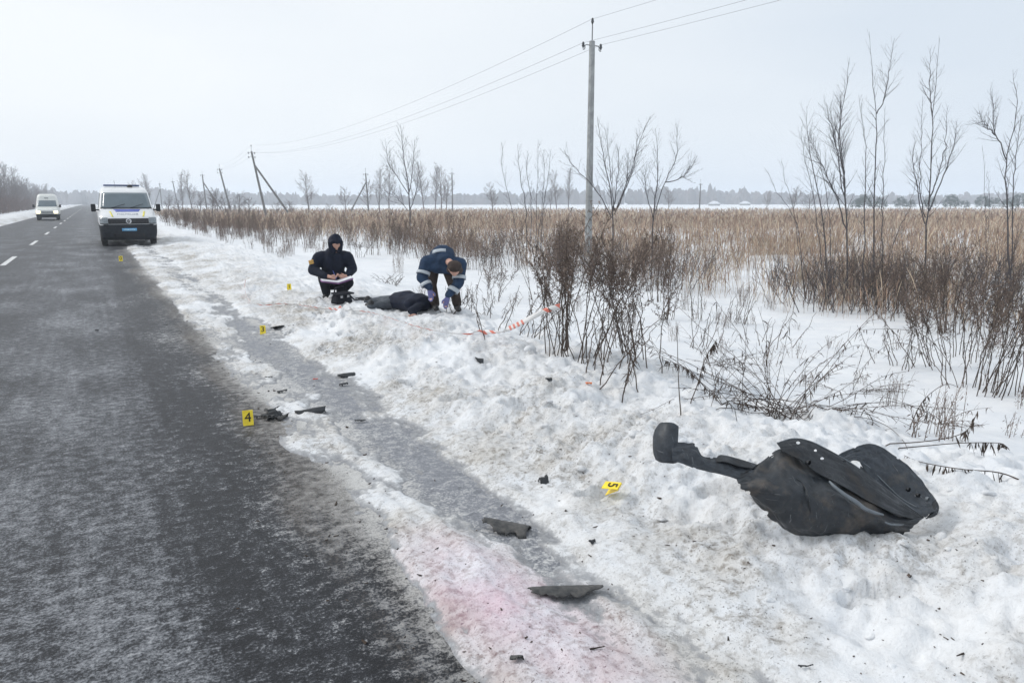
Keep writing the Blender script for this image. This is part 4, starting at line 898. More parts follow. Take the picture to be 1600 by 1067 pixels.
tag(root, 'white police van parked on the road edge with blue number plate', 'van')
bp_ = patch('bumper', .25, .86, -1, 1, .012, DIRTY); patch('lower_grille', .36, .50, -.55, .55, .02, BLK, bp_)
gr = patch('grille', .88, 1.09, -.70, .70, .014, BLK)
for z in (.93, .98, 1.03): patch('grille_slat', z, z + .018, -.68, .68, .026, mat('grille_slat_grey', (.05, .053, .058), .4), gr, nz=2)
for s in (-1, 1):
    h = patch('headlight', .87, 1.13, min(s * .71, s * .985), max(s * .71, s * .985), .014, LAMP); patch('lamp_bezel', .875, .90, min(s * .71, s * .97), max(s * .71, s * .97), .022, BLK, h, nz=2)
ws = patch('windscreen', 1.50, 2.10, -.93, .93, .008, GLS, nz=10); patch('windscreen_seal', 1.465, 1.50, -.94, .94, .010, BLK, nz=2)
for s in (-.55, .12):
    q = [front(1.49, s + .5 * t, .03 - .005 * t) for t in np.linspace(0, 1, 5)]; MB().tube([(x, y, z + .04 * i) for i, (x, y, z) in enumerate(q)], .012, 5).build('wiper', BLK, ws)
patch('bonnet_stripe', 1.345, 1.44, -.40, .40, .008, BLUE, top=(-.5, .5), nz=5)
for s in (-1, 1): patch('chevron', 1.16, 1.36, min(s * .50, s * .56), max(s * .50, s * .56), .008, YEL, top=(min(s * .58, s * .64), max(s * .58, s * .64)), nz=4, ns=3)
x, y, z = front(1.25, 0, .012); f1 = np.array(front(1.20, 0, .012)); f2 = np.array(front(1.30, 0, .012)); up_ = unit(f2 - f1); rt = np.array([1, 0, 0]); nn = np.cross(rt, up_)
text_mesh('ПОЛІЦІЯ', .17, mat('bonnet_lettering', (.30, .33, .40), .5), 'lettering', root, Matrix(((rt[0], up_[0], nn[0], x), (rt[1], up_[1], nn[1], y), (rt[2], up_[2], nn[2], z), (0, 0, 0, 1))))
em = MB().lathe([(.075, -.03), (.10, -.035), (.10, -.01), (.075, -.01)], (0, .028, .985), 'y', 24)
ek = em.build('emblem', CHR, root, True)
MB().tube([(-.058, -.004, 1.04), (-.002, -.004, .99), (.058, -.004, 1.04)], .012, 5).build('emblem_bar', CHR, ek); MB().tube([(-.075, -.004, 1.0), (-.035, -.004, .93), (0, -.004, .975), (.035, -.004, .93), (.075, -.004, 1.0)], .012, 5).build('emblem_bar', CHR, ek)
pl = patch('number_plate', .60, .71, -.26, .26, .024, PLATE, ns=6, nz=3); patch('plate_characters', .635, .675, -.20, .20, .034, mat('plate_white', (.42, .62, .8), .5, .4, 30), pl, ns=8, nz=2, solid=.003)
for s in (-1, 1):
    mr = MB().box((s * 1.17, 1.02, 1.50), (.17, .12, .30)).build('mirror', BLK, root, bevel=.03); MB().tube([(s * .96, 1.05, 1.42), (s * 1.1, 1.03, 1.42)], .03, 6).build('mirror_arm', BLK, mr)
MB().box((-.05, 2.7, 2.415), (1.35, .32, .07)).build('light_bar', mat('light_bar_blue', (.05, .08, .18), .25, .3, 6), root, bevel=.03)
MB().box((.25, 2.35, 2.40), (.22, .3, .09), taper=.6).build('siren', BLK, root, bevel=.02)
MB().tube([(-.3, 2.1, 2.33), (-.32, 2.25, 2.62)], .006, 5).build('antenna', BLK, root)
for s in (-1, 1): MB().grid([[(s * .985, 1.3, 1.5), (s * .985, 2.2, 1.5)], [(s * .90, 1.75, 2.08), (s * .90, 2.2, 2.08)]]).build('side_window', GLS, root, solid=.02)
# oncoming van
pv2 = [(.30, .18, .88, .2), (.42, .03, .94, .22), (.70, 0, .97, .25), (.95, .05, .97, .3), (1.05, .16, .97, .34), (1.22, .62, .96, .36), (1.30, .82, .95, .36), (1.92, 1.42, .86, .34), (2.05, 1.50, .84, .34), (2.35, 1.66, .78, .36), (2.50, 1.9, .70, .36), (2.56, 2.3, .6, .36)]
CREAM = mat('cream_van_paint', (.70, .71, .68), .35, .06, 3)
root, patch, front, body = van('oncoming_van', 'high roofed white van driving towards with its headlights lit', (-3.72, 86.2, 0), 0, pv2, 5.6, 'van', None, dict(axles=(.9, 4.3), track=.94, clad=.58))
tag(root, 'high roofed white van driving towards with its headlights lit', 'van')
body.data.materials[0] = CREAM
patch('bumper', .29, .60, -1, 1, .012, DIRTY); patch('grille', .66, .90, -.5, .5, .014, mat('grey_grille', (.30, .31, .31), .5)); patch('windscreen', 1.33, 1.92, -.90, .90, .01, GLS, nz=8); patch('roof_lamp', 2.12, 2.18, -.2, .2, .015, BLK, nz=2)
for s in (-1, 1):
    patch('headlight', .68, .92, min(s * .60, s * .93), max(s * .60, s * .93), .016, LIT)
    mr = MB().box((s * 1.12, 1.0, 1.38), (.18, .1, .28)).build('mirror', BLK, root, bevel=.03); MB().tube([(s * .93, 1.02, 1.32), (s * 1.05, 1.0, 1.32)], .03, 6).build('mirror_arm', BLK, mr)

# ================================================================ people (grown from joints into one skin by voxel remeshing)
SKIN = mat('skin', (.52, .30, .23), .55, .08, 10); NAVY = mat('navy_jacket', (.010, .014, .028), .75, .35, 9, bump=.4, spec=.15); NAVY2 = mat('blue_work_jacket', (.022, .042, .082), .75, .3, 9, bump=.4, spec=.15); BLKC = mat('black_cloth', (.014, .016, .022), .8, .3, 9, bump=.3, spec=.15); BRN = mat('brown_cloth', (.055, .042, .037), .85, .3, 9, bump=.4, spec=.15); GREYC = mat('grey_cloth', (.085, .095, .11), .85, .3, 9, bump=.4, spec=.15); GLOVE = mat('violet_glove', (.12, .12, .28), .5, .15, 10); REFL = mat('reflective_band', (.42, .46, .50), .45, .1, 20); BOOT = mat('black_boot', (.02, .02, .022), .6, .3, 15)
def capsule(p0, p1, r0, r1, sides=10):
    p0 = np.array(p0, float); p1 = np.array(p1, float); d = p1 - p0; L = np.linalg.norm(d); d = d / (L + 1e-9)
    ref = np.array([0, 0, 1.0]) if abs(d[2]) < .8 else np.array([1.0, 0, 0]); A = unit(np.cross(d, ref)); B = np.cross(d, A); rows = []
    for a in (-80, -45, 0): rows.append((p0 + d * r0 * math.sin(R(a)), r0 * math.cos(R(a))))
    for a in (0, 45, 80): rows.append((p1 + d * r1 * math.sin(R(a)), r1 * math.cos(R(a))))
    V = [c + r * (math.cos(t) * A + math.sin(t) * B) for c, r in rows for t in np.arange(sides) * 2 * np.pi / sides]
    F = [(i * sides + j, i * sides + (j + 1) % sides, (i + 1) * sides + (j + 1) % sides, (i + 1) * sides + j) for i in range(5) for j in range(sides)] + [tuple(reversed(range(sides))), tuple(range(5 * sides, 6 * sides))]
    return np.array(V), F
def ellip(c, r, rot=None):
    V = []; F = []; n, m = 8, 12
    for i in range(n + 1):
        t = math.pi * (.02 + .96 * i / n)
        for j in range(m): a = 2 * math.pi * j / m; V.append((math.sin(t) * math.cos(a), math.sin(t) * math.sin(a), math.cos(t)))
    F = [(i * m + j, (i + 1) * m + j, (i + 1) * m + (j + 1) % m, i * m + (j + 1) % m) for i in range(n) for j in range(m)] + [tuple(range(m)), tuple(reversed(range(n * m, n * m + m)))]
    V = np.array(V) * np.array(r)
    if rot is not None: V = V @ np.array(Euler(rot).to_matrix()).T
    return V + np.array(c), F
def blob(name, prims, material, parent, voxel=.014, smooth=4):
    m = MB()
    for p in prims:
        if p[0] == 'c': V, F = capsule(*p[1:])
        else: V, F = ellip(*p[1:])
        m.add(V, F)
    o = m.build(name, material, None)
    md = o.modifiers.new('remesh', 'REMESH'); md.mode = 'VOXEL'; md.voxel_size = voxel
    ms = o.modifiers.new('smooth', 'SMOOTH'); ms.iterations = smooth; ms.factor = .5
    dg = bpy.context.evaluated_depsgraph_get(); me = bpy.data.meshes.new_from_object(o.evaluated_get(dg)); o.modifiers.clear(); o.data = me
    me.materials.clear(); me.materials.append(material); me.polygons.foreach_set('use_smooth', np.ones(len(me.polygons), bool)); o.parent = parent
    return o
def hand(w, d, side, up, curl=.4, s=1.0, up_n=None):
    """palm and five fingers as capsules: wrist, pointing direction, sideways towards the thumb, palm normal"""
    w = np.array(w, float); d = unit(d); side = unit(side); nrm = unit(np.cross(d, side)) * up
    P = [('c', w, w + d * .085 * s, .026 * s, .036 * s), ('c', w + d * .03 * s - side * .018 * s, w + d * .09 * s - side * .024 * s, .022 * s, .02 * s)]
    for k, (o, l) in enumerate(((.027, .068), (.009, .078), (-.009, .072), (-.027, .056))):
        a = w + d * .088 * s + side * o * s; b = a + (d * math.cos(curl) + nrm * math.sin(curl)) * l * .55 * s; c = b + (d * math.cos(curl * 2.4) + nrm * math.sin(curl * 2.4)) * l * .5 * s
        P += [('c', a, b, .0105 * s, .0095 * s), ('c', b, c, .0095 * s, .008 * s)]
    a = w + d * .03 * s + side * .03 * s; b = a + (d * .6 + side * .75) * .04 * s; c = b + (d * .9 + side * .15 + nrm * .3) * .035 * s
    return P + [('c', a, b, .013 * s, .011 * s), ('c', b, c, .011 * s, .009 * s)]
def head(c, face, tilt=0.0, s=1.0):
    """skull, jaw, nose, ears, brow; face = horizontal direction of gaze"""
    c = np.array(c, float); f = unit(face); r = unit(np.cross(f, (0, 0, 1))); u = np.cross(r, f)
    return [('e', c, (.078 * s, .078 * s, .115 * s)), ('c', c + f * .03 * s + u * .03, c - f * .03 * s + u * .03, .08 * s, .082 * s), ('c', c + f * .045 * s - u * .075, c - u * .06, .042 * s, .05 * s), ('c', c + f * .082 * s + u * .01, c + f * .105 * s - u * .025, .010 * s, .016 * s), ('c', c + f * .075 * s - u * .055 - r * .015, c + f * .075 * s - u * .055 + r * .015, .016 * s, .016 * s), ('e', c + r * .082 * s, (.014, .02, .03)), ('e', c - r * .082 * s, (.014, .02, .03))]
EYE = mat('eye_dark', (.02, .018, .016), .3)
def facing(px, py):
    """a place, and its own axes: a to the right, b towards the road side viewer, c up"""
    p, _ = ground(px, py); return p, math.atan2(-p[0], p[1]) 
# local axes of the figures below: x = to the right seen from the road, y = away, z = up
def band(name, p0, p1, r, t0, t1, parent, material=None):
    p0 = np.array(p0, float); p1 = np.array(p1, float); a = p0 + (p1 - p0) * t0; b = p0 + (p1 - p0) * t1
    return MB().tube([a, (a + b) / 2, b], [r, r, r], 14, False).build(name, material or REFL, parent, True, solid=.004)
# ---- crouching, writing
p, az = facing(521, 466)
root = empty('person', p, az)
hd = np.array((.07, -.20, .905)); fdir = (.25, -.9, -.45)
lw = (-.05, -.40, .40); rw = (.22, -.36, .40)
lh = hand(lw, (.75, -.35, -.10), (.1, -.6, .5), -1, .7); rh = hand(rw, (-.75, -.3, .0), (0, -.6, .6), 1, .5)
blob('body', head(hd, fdir) + [('c', (.04, -.1, .76), hd - np.array((0, 0, .07)), .06, .055), ('c', (0, .08, .30), (.03, -.08, .72), .12, .14), ('c', (-.20, -.06, .70), (-.31, -.12, .48), .05, .042), ('c', (-.31, -.12, .48), lw, .042, .03), ('c', (.25, -.06, .70), (.32, -.12, .48), .05, .042), ('c', (.32, -.12, .48), rw, .042, .03), ('c', (-.2, -.06, .70), (.25, -.06, .70), .07, .07), ('c', (-.09, .08, .28), (-.15, -.30, .36), .08, .06), ('c', (.12, .08, .28), (.24, -.28, .30), .08, .06), ('c', (-.15, -.30, .36), (-.11, -.08, .08), .055, .04), ('c', (.24, -.28, .30), (.12, -.06, .08), .055, .04)] + lh + rh, SKIN, root, .010, 2)
blob('jacket', [('c', (0, .06, .34), (.02, -.04, .56), .19, .20), ('c', (.02, -.04, .56), (.03, -.08, .70), .20, .17), ('c', (-.17, -.06, .70), (.22, -.06, .70), .105, .105), ('c', (-.21, -.06, .69), (-.31, -.11, .49), .10, .088), ('c', (-.31, -.11, .49), (-.11, -.36, .41), .088, .055), ('c', (.26, -.06, .69), (.33, -.11, .50), .10, .088), ('c', (.33, -.11, .50), (.25, -.33, .41), .088, .055), ('c', (-.12, -.10, .36), (.15, -.10, .36), .12, .12), ('c', (.04, -.1, .76), (.05, -.12, .80), .10, .095)], NAVY, root, .013, 3)
blob('trousers', [('c', (-.09, .08, .28), (-.14, -.28, .34), .13, .095), ('c', (.12, .08, .28), (.25, -.26, .28), .13, .10), ('c', (-.14, -.28, .34), (-.11, -.08, .10), .092, .072), ('c', (.25, -.26, .28), (.12, -.06, .10), .095, .072), ('c', (-.08, .1, .26), (.12, .1, .26), .14, .14)], BLKC, root, .013, 3)
for x, ya in ((-.12, -.1), (.11, -.08)): blob('boot', [('c', (x, .06, .05), (x - .01, -.16, .045), .05, .05), ('c', (x, .04, .06), (x, 0, .17), .055, .065)], BOOT, root, .012, 2)
u_ = unit(fdir)
hood = blob('hood', [('e', hd + np.array((0, .035, .03)), (.125, .125, .145)), ('c', hd + np.array((.01, -.03, .10)), hd + np.array((.03, -.11, .055)), .09, .045), ('c', hd + np.array((-.075, -.03, .03)), hd + np.array((-.05, -.04, -.09)), .05, .06), ('c', hd + np.array((.085, -.03, .03)), hd + np.array((.06, -.04, -.09)), .045, .05), ('c', hd + np.array((.03, -.1, .055)), hd + np.array((.10, -.09, .05)), .035, .03), ('c', hd + np.array((.03, -.1, .055)), hd + np.array((-.055, -.09, .05)), .035, .03)], NAVY, root, .011, 2)
MB().box((-.33, -.155, .625), (.085, .02, .07), (0, -.25, -.4)).build('sleeve_patch', mat('orange_patch', (.62, .36, .10), .6, .3, 30), root, bevel=.008)
tag(root, 'person crouching in a black hooded jacket, writing in an open folder', 'person')
PAPER = mat('paper', (.80, .80, .84), .7, .04, 6); FOLD = mat('violet_folder', (.36, .16, .38), .5, .15, 8)
fr = empty('open_folder', (p[0], p[1], p[2])); fr.rotation_euler = (0, 0, az)
MB().grid([[(-.20, -.36, .345), (.07, -.42, .315), (.30, -.36, .385)], [(-.17, -.54, .335), (.09, -.60, .30), (.33, -.54, .37)]]).build('cover', FOLD, fr, solid=.008)
MB().grid([[(-.19, -.355, .362), (.07, -.41, .335), (.29, -.355, .402)], [(-.16, -.53, .352), (.09, -.585, .322), (.32, -.53, .388)]]).build('page', PAPER, fr, solid=.012)
tag(fr, 'open violet folder with white pages on the knees of the crouching person', 'folder')
pen = MB().tube([(0, 0, 0), (-.05, .02, .13)], .005, 6).build('pen', BLUE); pen.location = Matrix.Rotation(az, 3, 'Z') @ Vector((.06, -.46, .37)) + Vector(p); pen.rotation_euler = (0, 0, az); tag(pen, 'pen held upright over the open folder pages', 'pen')
# ---- bending down over the ground
p, az = facing(694, 489)
root = empty('person', p, az); root.scale = (.92, .92, .80)
hd = np.array((.16, -.36, .80)); sL = (-.24, -.06, .90); eL = (-.32, -.16, .63); wL = (-.20, -.26, .43); sR = (.25, -.10, .86); eR = (.22, -.22, .54); wR = (.05, -.32, .31); pe = np.array((-.06, .34, .92))
hL = hand(wL, (.15, -.15, -.9), (.6, -.5, 0), 1, .3, 1.05); hR = hand(wR, (-.25, -.1, -.9), (-.6, -.5, 0), -1, .3, 1.05)
legs = [('c', (-.16, .36, .86), (-.19, .24, .47), .085, .06), ('c', (-.19, .24, .47), (-.14, .34, .08), .055, .04), ('c', (.06, .34, .86), (.15, .16, .46), .085, .06), ('c', (.15, .16, .46), (.20, .22, .08), .055, .04)]
blob('body', head(hd, (.1, -.75, -.6)) + [('c', (.05, -.14, .93), hd + np.array((0, .05, .03)), .06, .055), ('c', pe, (.02, -.04, .95), .13, .14), ('c', sL, sR, .07, .07), ('c', sL, eL, .05, .042), ('c', eL, wL, .042, .03), ('c', sR, eR, .05, .042), ('c', eR, wR, .042, .03)] + legs + hL + hR, SKIN, root, .011, 2)
blob('jacket', [('c', pe + np.array((0, -.02, .02)), (0, .10, 1.0), .165, .18), ('c', (0, .10, 1.0), (.02, -.06, .93), .18, .165), ('c', (-.2, -.05, .91), (.21, -.08, .87), .11, .11), ('c', sL, eL, .105, .085), ('c', eL, np.array(wL) + (-.01, 0, .05), .085, .06), ('c', sR, eR, .105, .085), ('c', eR, np.array(wR) + (.02, 0, .05), .085, .06), ('c', (-.1, -.1, .80), (.14, -.1, .78), .11, .11)], NAVY2, root, .014, 3)
blob('trousers', [('c', (-.16, .36, .84), (-.19, .24, .47), .125, .09), ('c', (-.19, .24, .47), (-.14, .34, .12), .085, .075), ('c', (.06, .34, .84), (.15, .16, .46), .125, .09), ('c', (.15, .16, .46), (.20, .22, .12), .085, .075), ('c', (-.15, .38, .86), (.06, .38, .86), .12, .12)], BRN, root, .014, 3)
for x, ya in ((-.14, .34), (.20, .22)): blob('boot', [('c', (x, ya + .05, .05), (x + .02, ya - .17, .045), .052, .048), ('c', (x, ya, .08), (x, ya, .2), .06, .07)], BOOT, root, .012, 2)
blob('cap', [('e', hd + np.array((.0, -.03, .045)), (.108, .115, .10)), ('c', hd + np.array((-.03, -.10, .0)), hd + np.array((.03, -.10, .0)), .05, .05), ('c', hd + np.array((-.02, .07, .05)), hd + np.array((.02, .07, .05)), .085, .085), ('c', hd + np.array((-.05, .05, -.02)), hd + np.array((.06, .05, -.03)), .07, .07)], BRN, root, .012, 3)
for a, b_, r1, r2, ts in ((sL, eL, .105, .09, (.62, .80)), (eL, wL, .088, .075, (.40, .62)), (sR, eR, .108, .092, (.62, .80)), (eR, wR, .088, .075, (.35, .58))): band('reflective_band', a, b_, r1 * (1 - ts[0]) + r2 * ts[0] + .006, ts[0], ts[1], root)
MB().grid([[(-.15, -.075, 1.085), (-.09, -.085, 1.105), (-.03, -.085, 1.115), (.04, -.08, 1.11)], [(-.16, -.125, 1.035), (-.09, -.135, 1.06), (-.03, -.135, 1.07), (.04, -.13, 1.065)]]).build('reflective_band', REFL, root, True, solid=.008)
for i, (w_, d_) in enumerate(((wL, (.15, -.15, -.9)), (wR, (-.25, -.1, -.9)))):
    s_ = (.6, -.5, 0) if i == 0 else (-.6, -.5, 0); blob('glove', hand(np.array(w_) + unit(d_) * -.02, d_, s_, 1 if i == 0 else -1, .3, 1.28), GLOVE, root, .010, 2)
tag(root, 'person in a blue jacket with reflective bands and violet gloves bending down', 'person')
# ---- lying on the snow, seen only as a dark shape in the photograph
def on(px, py, dz): q, _ = ground(px, py); return q + np.array((0, 0, dz))
q0 = on(640, 482, 0); root = empty('person', q0 - np.array((0, 0, .03))); root.scale = (1, 1, .78)
def rel(px, py, z): return on(px, py, 0) * 1.0 - q0 + np.array((0, 0, z))
hh = rel(672, 481, .10); sh = rel(656, 481, .14); hp = rel(622, 478, .13); kn = rel(597, 476, .10); ft = rel(575, 474, .06); kn2 = rel(600, 482, .10); ft2 = rel(580, 480, .06)
sp = unit(hp - sh); sd_ = np.array((-sp[1], sp[0], 0))
wr = rel(648, 492, .05)
blob('body', [('e', hh, (.085, .105, .10)), ('c', hh, sh, .055, .06), ('c', sh, hp, .13, .12), ('c', hp, kn, .08, .06), ('c', kn, ft, .055, .04), ('c', hp, kn2, .08, .06), ('c', kn2, ft2, .055, .04), ('c', sh - sd_ * .12, wr + np.array((0, .1, .06)), .05, .04), ('c', wr + np.array((0, .1, .06)), wr, .04, .03)] + hand(wr, (-.6, -.5, -.1), (.5, -.6, 0), 1, .4), SKIN, root, .012, 2)
blob('jacket', [('c', sh, hp, .19, .175), ('c', sh - sd_ * .14, sh + sd_ * .12, .13, .13), ('c', sh - sd_ * .14, wr + np.array((0, .1, .06)), .09, .07), ('c', wr + np.array((0, .1, .06)), wr + np.array((0, .03, .02)), .07, .055), ('c', sh * .5 + hp * .5 + np.array((0, 0, .08)), hp + np.array((0, 0, .03)), .15, .15)], NAVY, root, .015, 4)
blob('trousers', [('c', hp, kn, .135, .10), ('c', kn, ft, .095, .07), ('c', hp, kn2, .135, .10), ('c', kn2, ft2, .095, .07)], GREYC, root, .015, 4)
for f_ in (ft, ft2): blob('boot', [('c', f_, f_ + sp * .13 + np.array((0, 0, .02)), .055, .045), ('c', f_, f_ + np.array((0, 0, .09)), .055, .045)], BOOT, root, .012, 2)
blob('hat', [('e', hh + np.array((.03, -.01, .03)), (.11, .115, .10))], GREYC, root, .012, 2)
tag(root, 'person in dark clothing lying on the snow before the bending person', 'person')
# ---- black bag on the snow
b0, _ = ground(534, 473); bag = empty('equipment_bag', b0, .4)
MB().box((0, 0, .07), (.34, .17, .15), taper=.82).build('pouch', BLKC, bag, bevel=.03); MB().box((.0, -.03, .155), (.33, .18, .025), (.1, 0, 0)).build('flap', BLKC, bag, bevel=.01)
for s in (-.07, .06): MB().box((s, -.092, .11), (.045, .012, .04)).build('buckle', CHR, bag, bevel=.006)
MB().tube(catmull([(-.15, 0, .13), (-.08, .03, .24), (.08, .03, .24), (.15, 0, .13), (.24, -.02, .03), (.30, -.05, .02)], 24), .012, 6).build('strap', BLKC, bag)
tag(bag, 'black equipment bag with pale buckles lying before the crouching person', 'bag')

# ================================================================ evidence markers
MY = mat('marker_yellow', (.94, .70, .035), .4, .12, 25); INK = mat('marker_ink', (.012, .012, .012), .6, .2, 20)
def marker(px, py, num, label, rot, lean=(0, 0), s=1.0, tilt=None):
    b, _ = ground(px, py); root = empty('evidence_marker', b); w, h, d = .092 * s, .142 * s, .032 * s
    # folded tent of thin plastic: two leaves joined at a rounded ridge
    for sg in (-1, 1):
        G = [[(x, sg * d * (1 - t) + sg * .003, h * t - .006) for x in (-w / 2, w / 2)] for t in (0, .5, 1)]
        lf = MB().grid(G).build('leaf', MY, root, solid=.003)
        if sg < 0 and num:
            up_ = unit((0, d, h)); nn = unit(np.cross((1, 0, 0), up_)); c = np.array((0, -d * .48 - .003, h * .50)) + nn * .0035
            text_mesh(num, .125 * s, INK, 'numeral', lf, Matrix(((1, up_[0], nn[0], c[0]), (0, up_[1], nn[1], c[1]), (0, up_[2], nn[2], c[2]), (0, 0, 0, 1))), .0006)
    root.rotation_euler = tilt if tilt else (0, 0, rot)
    return tag(root, label, 'evidence marker', 'yellow numbered evidence markers')
fc = lambda px, py: math.atan2(-ground(px, py)[0][0], ground(px, py)[0][1])
marker(388, 663, '4', 'yellow evidence marker 4 standing on asphalt beside the shattered black plastic', fc(388, 663) + .05, s=.84)
marker(411, 521, '3', 'yellow evidence marker 3 on the shoulder beside a black fragment', fc(411, 521) - .05, s=.78)
marker(452, 453, '1', 'yellow evidence marker 1 on snow left of the crouching person', fc(452, 453) + .2, s=.78)
marker(189, 408, '0', 'yellow evidence marker on the asphalt in front of the police van', fc(189, 408), s=1.1)
m5, _ = ground(964, 772); M5 = marker(964, 772, '5', 'yellow evidence marker 5 tipped on its side on the snow berm', 0, s=.68)
va = math.atan2(-m5[0], m5[1])
right_ = np.array((math.cos(va), math.sin(va), 0)); up3 = np.array((0, 0, 1.0)); tow = np.array((math.sin(va), -math.cos(va), 0))
# local x (numeral's right) runs up to the right, local z (numeral's top) to the left-down: the card has fallen sideways
ex = unit(right_ * -.34 - up3 * .30 + tow * .80); ez = unit(right_ * .85 + up3 * .42 + tow * .10); ez = unit(ez - ex * np.dot(ex, ez)); ey = np.cross(ez, ex)
M5.matrix_world = Matrix(((ex[0], ey[0], ez[0], m5[0] - right_[0] * .06), (ex[1], ey[1], ez[1], m5[1] - right_[1] * .06), (ex[2], ey[2], ez[2], m5[2] + .03), (0, 0, 0, 1)))

# ================================================================ barrier tape lying over the snow
def tape():
    pts = [(384, 440), (383, 452), (386, 466), (395, 476), (412, 481), (440, 479), (470, 481), (500, 486), (540, 489), (575, 492), (605, 500), (640, 512), (680, 522), (722, 528), (760, 527)]
    P = [ground(*q)[0] + np.array((0, 0, .035)) for q in pts]
    cl, cd = ground(868, 552)
    a, da = ground(768, 526)
    P += [at(790, 518, da * .97), at(820, 505, cd * .985), at(850, 490, cd * .96), at(875, 482, cd * .95)]
    P = catmull(np.array(P), 240)
    for i in range(240):
        P[i, 2] = max(P[i, 2], gz(P[i, 0], P[i, 1]) + .012)
    T = unit_rows(np.gradient(P, axis=0)); tw = .5 + .5 * np.sin(np.arange(240) * .11) * np.sin(np.arange(240) * .037 + 1)
    tw[:185] = .3 + .3 * tw[:185] ** 4; tw[:22] = .7; tw[22:40] = np.linspace(.7, .2, 18); tw[200:] = .85; tw[185:200] = np.linspace(tw[185], .1, 15)
    S = unit_rows(np.cross(T, np.array([0, 0, 1.0])))
    Wd = np.interp(np.arange(240), [0, 180, 205, 240], [.026, .026, .030, .032])[:, None] * (S * (1 - tw)[:, None] * .6 + np.array([0, 0, 1.0])[None] * tw[:, None])
    G = np.stack([P - Wd * .2, P + Wd * .8, P + Wd * 1.8], 1); o = P[0].copy(); V = (G - o).reshape(-1, 3)
    I = np.arange(240 * 3).reshape(240, 3); Q = np.stack([I[:-1, :-1], I[1:, :-1], I[1:, 1:], I[:-1, 1:]], -1).reshape(-1, 4)
    s = np.concatenate([[0], np.cumsum(np.linalg.norm(np.diff(P, axis=0), axis=1))]); s = np.repeat(s, 3) + np.tile([0, .03, .06], 240)
    m, t, b = mat_nodes('barrier_tape'); at_ = t.nodes.new('ShaderNodeAttribute'); at_.attribute_name = 'run'
    f = t.nodes.new('ShaderNodeMath'); f.operation = 'PINGPONG'; f.inputs[1].default_value = .085; t.links.new(at_.outputs['Fac'], f.inputs[0])
    g = t.nodes.new('ShaderNodeMath'); g.operation = 'PINGPONG'; g.inputs[1].default_value = .45; t.links.new(at_.outputs['Fac'], g.inputs[0])
    g2 = t.nodes.new('ShaderNodeMath'); g2.operation = 'GREATER_THAN'; g2.inputs[1].default_value = .16; t.links.new(g.outputs[0], g2.inputs[0])
    h = t.nodes.new('ShaderNodeMath'); h.operation = 'GREATER_THAN'; h.inputs[1].default_value = .042; t.links.new(f.outputs[0], h.inputs[0])
    k_ = t.nodes.new('ShaderNodeMath'); k_.operation = 'MULTIPLY'; t.links.new(h.outputs[0], k_.inputs[0]); t.links.new(g2.outputs[0], k_.inputs[1])
    mx_ = t.nodes.new('ShaderNodeMixRGB'); mx_.inputs['Color1'].default_value = (.80, .79, .78, 1); mx_.inputs['Color2'].default_value = (.74, .20, .14, 1); t.links.new(k_.outputs[0], mx_.inputs['Fac']); t.links.new(mx_.outputs['Color'], b.inputs['Base Color']); b.inputs['Roughness'].default_value = .4
    ob = mesh_np('barrier_tape', V, [Q], m, None, True, {'run': s}); ob.location = o
    md = ob.modifiers.new('thickness', 'SOLIDIFY'); md.thickness = .0015
    tag(ob, 'red and white barrier tape trailing over snow to the dead weed clump', 'tape')
def unit_rows(A): return A / (np.linalg.norm(A, axis=1, keepdims=True) + 1e-9)
tape()

# ================================================================ broken plastic
PLA = mat('black_plastic', (.018, .021, .025), .5, .5, 14, bump=.3); PLG = mat('scuffed_grey_plastic', (.022, .024, .027), .6, .35, 22, bump=.6, col2=(.10, .096, .09)); REDP = mat('red_lens', (.55, .06, .03), .3, .2, 10); ORP = mat('orange_lens', (.75, .20, .06), .4, .2, 10)
def shard(px, py, Lm, Wm, seed, label, rot=0.0, bend=.3, material=None, cat='fragment', name='plastic_fragment', lift=.0, th=.004, holes=False, taper=.3):
    """curved torn sheet: jagged outline, bent along its length, real thickness"""
    rng = np.random.default_rng(seed); b, _ = ground(px, py); az = math.atan2(-b[0], b[1]); n, m = 22, 8; G = np.zeros((n, m, 3))
    up_e = .5 + np.cumsum(rng.normal(0, .09, n)); lo_e = -.5 + np.cumsum(rng.normal(0, .09, n))
    for i in range(n):
        u = i / (n - 1); tp = 1 - taper * abs(2 * u - 1) ** 3 - .15 * rng.random() * (i in (0, n - 1))
        for j in range(m):
            v = lo_e[i] + (up_e[i] - lo_e[i]) * j / (m - 1)
            x = (u - .5) * Lm + .02 * Lm * rng.normal() * (i in (0, n - 1)); y = v * Wm * tp
            z = bend * Wm * (1 - (2 * v) ** 2) * .5 + .10 * Lm * bend * math.sin(u * 3.1 + seed) + .012 * rng.normal() * Wm
            G[i, j] = (x, y, z)
    cr, sr = math.cos(az + rot), math.sin(az + rot); W_ = G.copy(); W_[..., 0] = G[..., 0] * cr - G[..., 1] * sr; W_[..., 1] = G[..., 0] * sr + G[..., 1] * cr
    gzv = surf(W_[..., 0] + b[0], W_[..., 1] + b[1]) - b[2]; pl_ = np.polyfit(G[:, 4, 0], gzv[:, 4], 1); W_[..., 2] += np.maximum(gzv * .0 + np.polyval(pl_, G[..., 0]), 0 * gzv) + .012 + lift
    o = MB().grid(W_).build(name, material or PLA, None, True, solid=th); o.location = b
    return tag(o, label, cat)
shard(485, 643, .24, .055, 11, 'elongated black plastic strip on the icy shoulder beyond marker 4', .0, .5)
shard(541, 587, .17, .06, 12, 'black plastic lump at the berm foot where the ice track begins', .1, .35)
shard(434, 515, .18, .08, 13, 'black fragment with a pale end beside marker 3', .05, .5)
shard(563, 659, .085, .03, 14, 'thin sliver of black plastic on the ice track', .1, .3)
